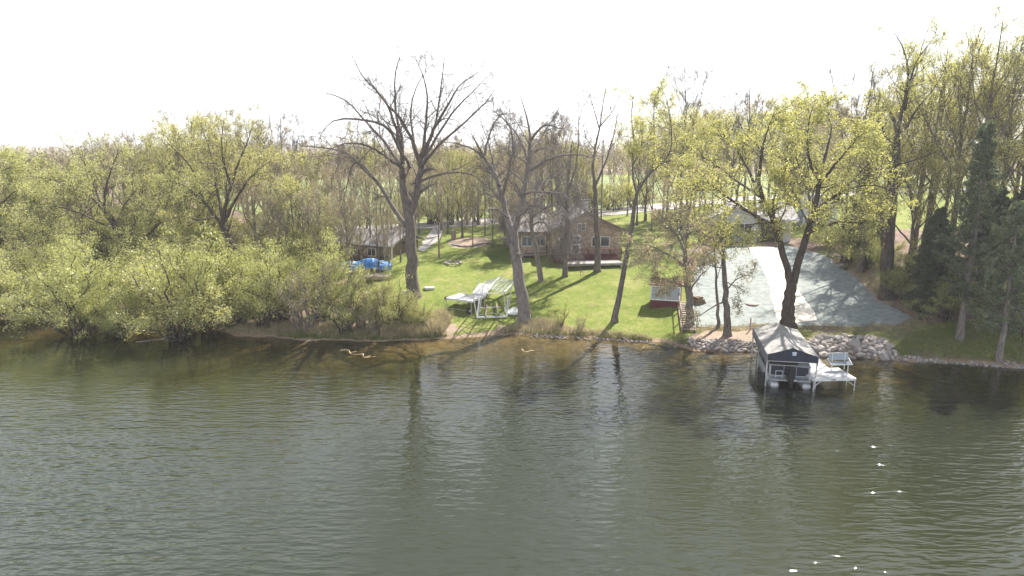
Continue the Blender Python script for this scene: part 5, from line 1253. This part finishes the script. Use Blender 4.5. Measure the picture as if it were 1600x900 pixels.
for i in range(nx_+1):
    rw_ = []
    for j in range(ny_+1):
        u, v = i/nx_, j/ny_*2-1; x = -2.5+5.0*u; wdt = 1.05*(1-.55*max(0,(.25-u)*4)**2)*(1-.3*max(0,(u-.85)*6)**2); z = prof(u)*(1-.45*abs(v)**1.6)-(.25 if abs(v) > .95 else 0)+rng.uniform(-.035,.035)
        rw_.append(bm.verts.new((x,v*wdt,z)))
    g_.append(rw_)
for i in range(nx_):
    for j in range(ny_): bm.faces.new((g_[i][j],g_[i+1][j],g_[i+1][j+1],g_[i][j+1]))
me = bpy.data.meshes.new('tarpaulin'); bm.to_mesh(me); bm.free(); me.materials.append(BLUE); link('tarpaulin', me, trl)
hull = MB().box((0,0,.72),(4.0,1.5,.55)).bevel(.2,2).build('hull', CONC, trl); fr = MB().bar((-2.7,0,.38),(2,0,.38),.1).bar((-.2,-.8,.38),(-.2,.8,.38),.1).build('trailer_frame', STEEL, trl)
for s in (-1,1): MB().cyl((.3,s*.85-.08,.3),(.3,s*.85+.08,.3),.3,n=16).build('wheel', RUBBER, trl)
p = ground(583,436); o = thing('dock_section', 'weathered grey flat dock section lying below the blue tarp', 'dock section', p, .05)
for i in range(7): MB().box((-1.6+i*.5,0,.35),(.47,1.5,.05)).build('board', WOOD, o)
for s in (-1,1): MB().box((0,s*.74,.2),(3.4,.06,.28)).build('beam', WOOD, o)
# fallen branches in the shallows
for i, (px, py, L_, rz, lab) in enumerate(((548,551,2.0,-.5,'curved yellowish branch in the shallow water, leftmost of two'),(572,557,1.2,-.4,'short pale branch in the shallow water right of the curved one'),(824,549,1.0,-.3,'pale sunken branch below the silver grey tree'),(1003,546,.9,.1,'small pale stick in the water off the grassy bank'),(250,532,3.2,.15,'grey driftwood limb at the foot of the large rounded willow bush'))):
    W = Wood(); t = np.linspace(0,1,7)[:,None]; rng = np.random.default_rng(i)
    P = np.concatenate([(t-.5)*L_, .3*np.sin(t*7+i), .01+.05*np.sin(t*6)],1); W.add(P[None], np.full((1,7),.045), 6); W.add((P[3]+t*np.array([.3,.4,.04]))[None], np.full((1,7),.03), 5)
    o = link('driftwood_branch', W.mesh('branch', pbr('driftwood'+str(i),(.50,.38,.20) if i < 4 else (.24,.20,.17),.8))); o.location = at_z(px,py,0); o.rotation_euler = (0,0,rz); tag(o, lab, 'branch')

# ---------------------------------------------------------------- haze volume, added to lift the darks like lens flare
hm, ht, HN, HL, ho = nt('haze_veil'); pv = HN.new('ShaderNodeVolumePrincipled'); pv.inputs['Density'].default_value = HAZE
pv.inputs['Color'].default_value = (.97,.97,1,1); pv.inputs['Anisotropy'].default_value = .3; HL.new(pv.outputs[0], ho.inputs['Volume'])
hb = MB().box((0,1450,11),(6400,4300,38)).build('haze', hm); tag(hb, kind='stuff')
hb.location.z = 0

# ---------------------------------------------------------------- labels: tell apart the members of a crowd by their place in it
ORD = ['first','second','third','fourth','fifth','sixth','seventh','eighth','ninth','tenth','eleventh','twelfth','thirteenth','fourteenth','fifteenth','sixteenth','seventeenth','eighteenth','nineteenth','twentieth','twenty first','twenty second','twenty third','twenty fourth','twenty fifth','twenty sixth','twenty seventh','twenty eighth','twenty ninth','thirtieth']
crowd = {}
for o in scene.objects:
    if o.parent is None and 'label' in o: crowd.setdefault(o['label'], []).append(o)
for lab, obs in crowd.items():
    if len(obs) > 1:
        obs.sort(key=lambda o: px_of(o.location)[0])
        for i, o in enumerate(obs): o['label'] = lab + ', ' + ('leftmost' if i == 0 else 'rightmost' if i == len(obs)-1 else ORD[i] + ' from the left')
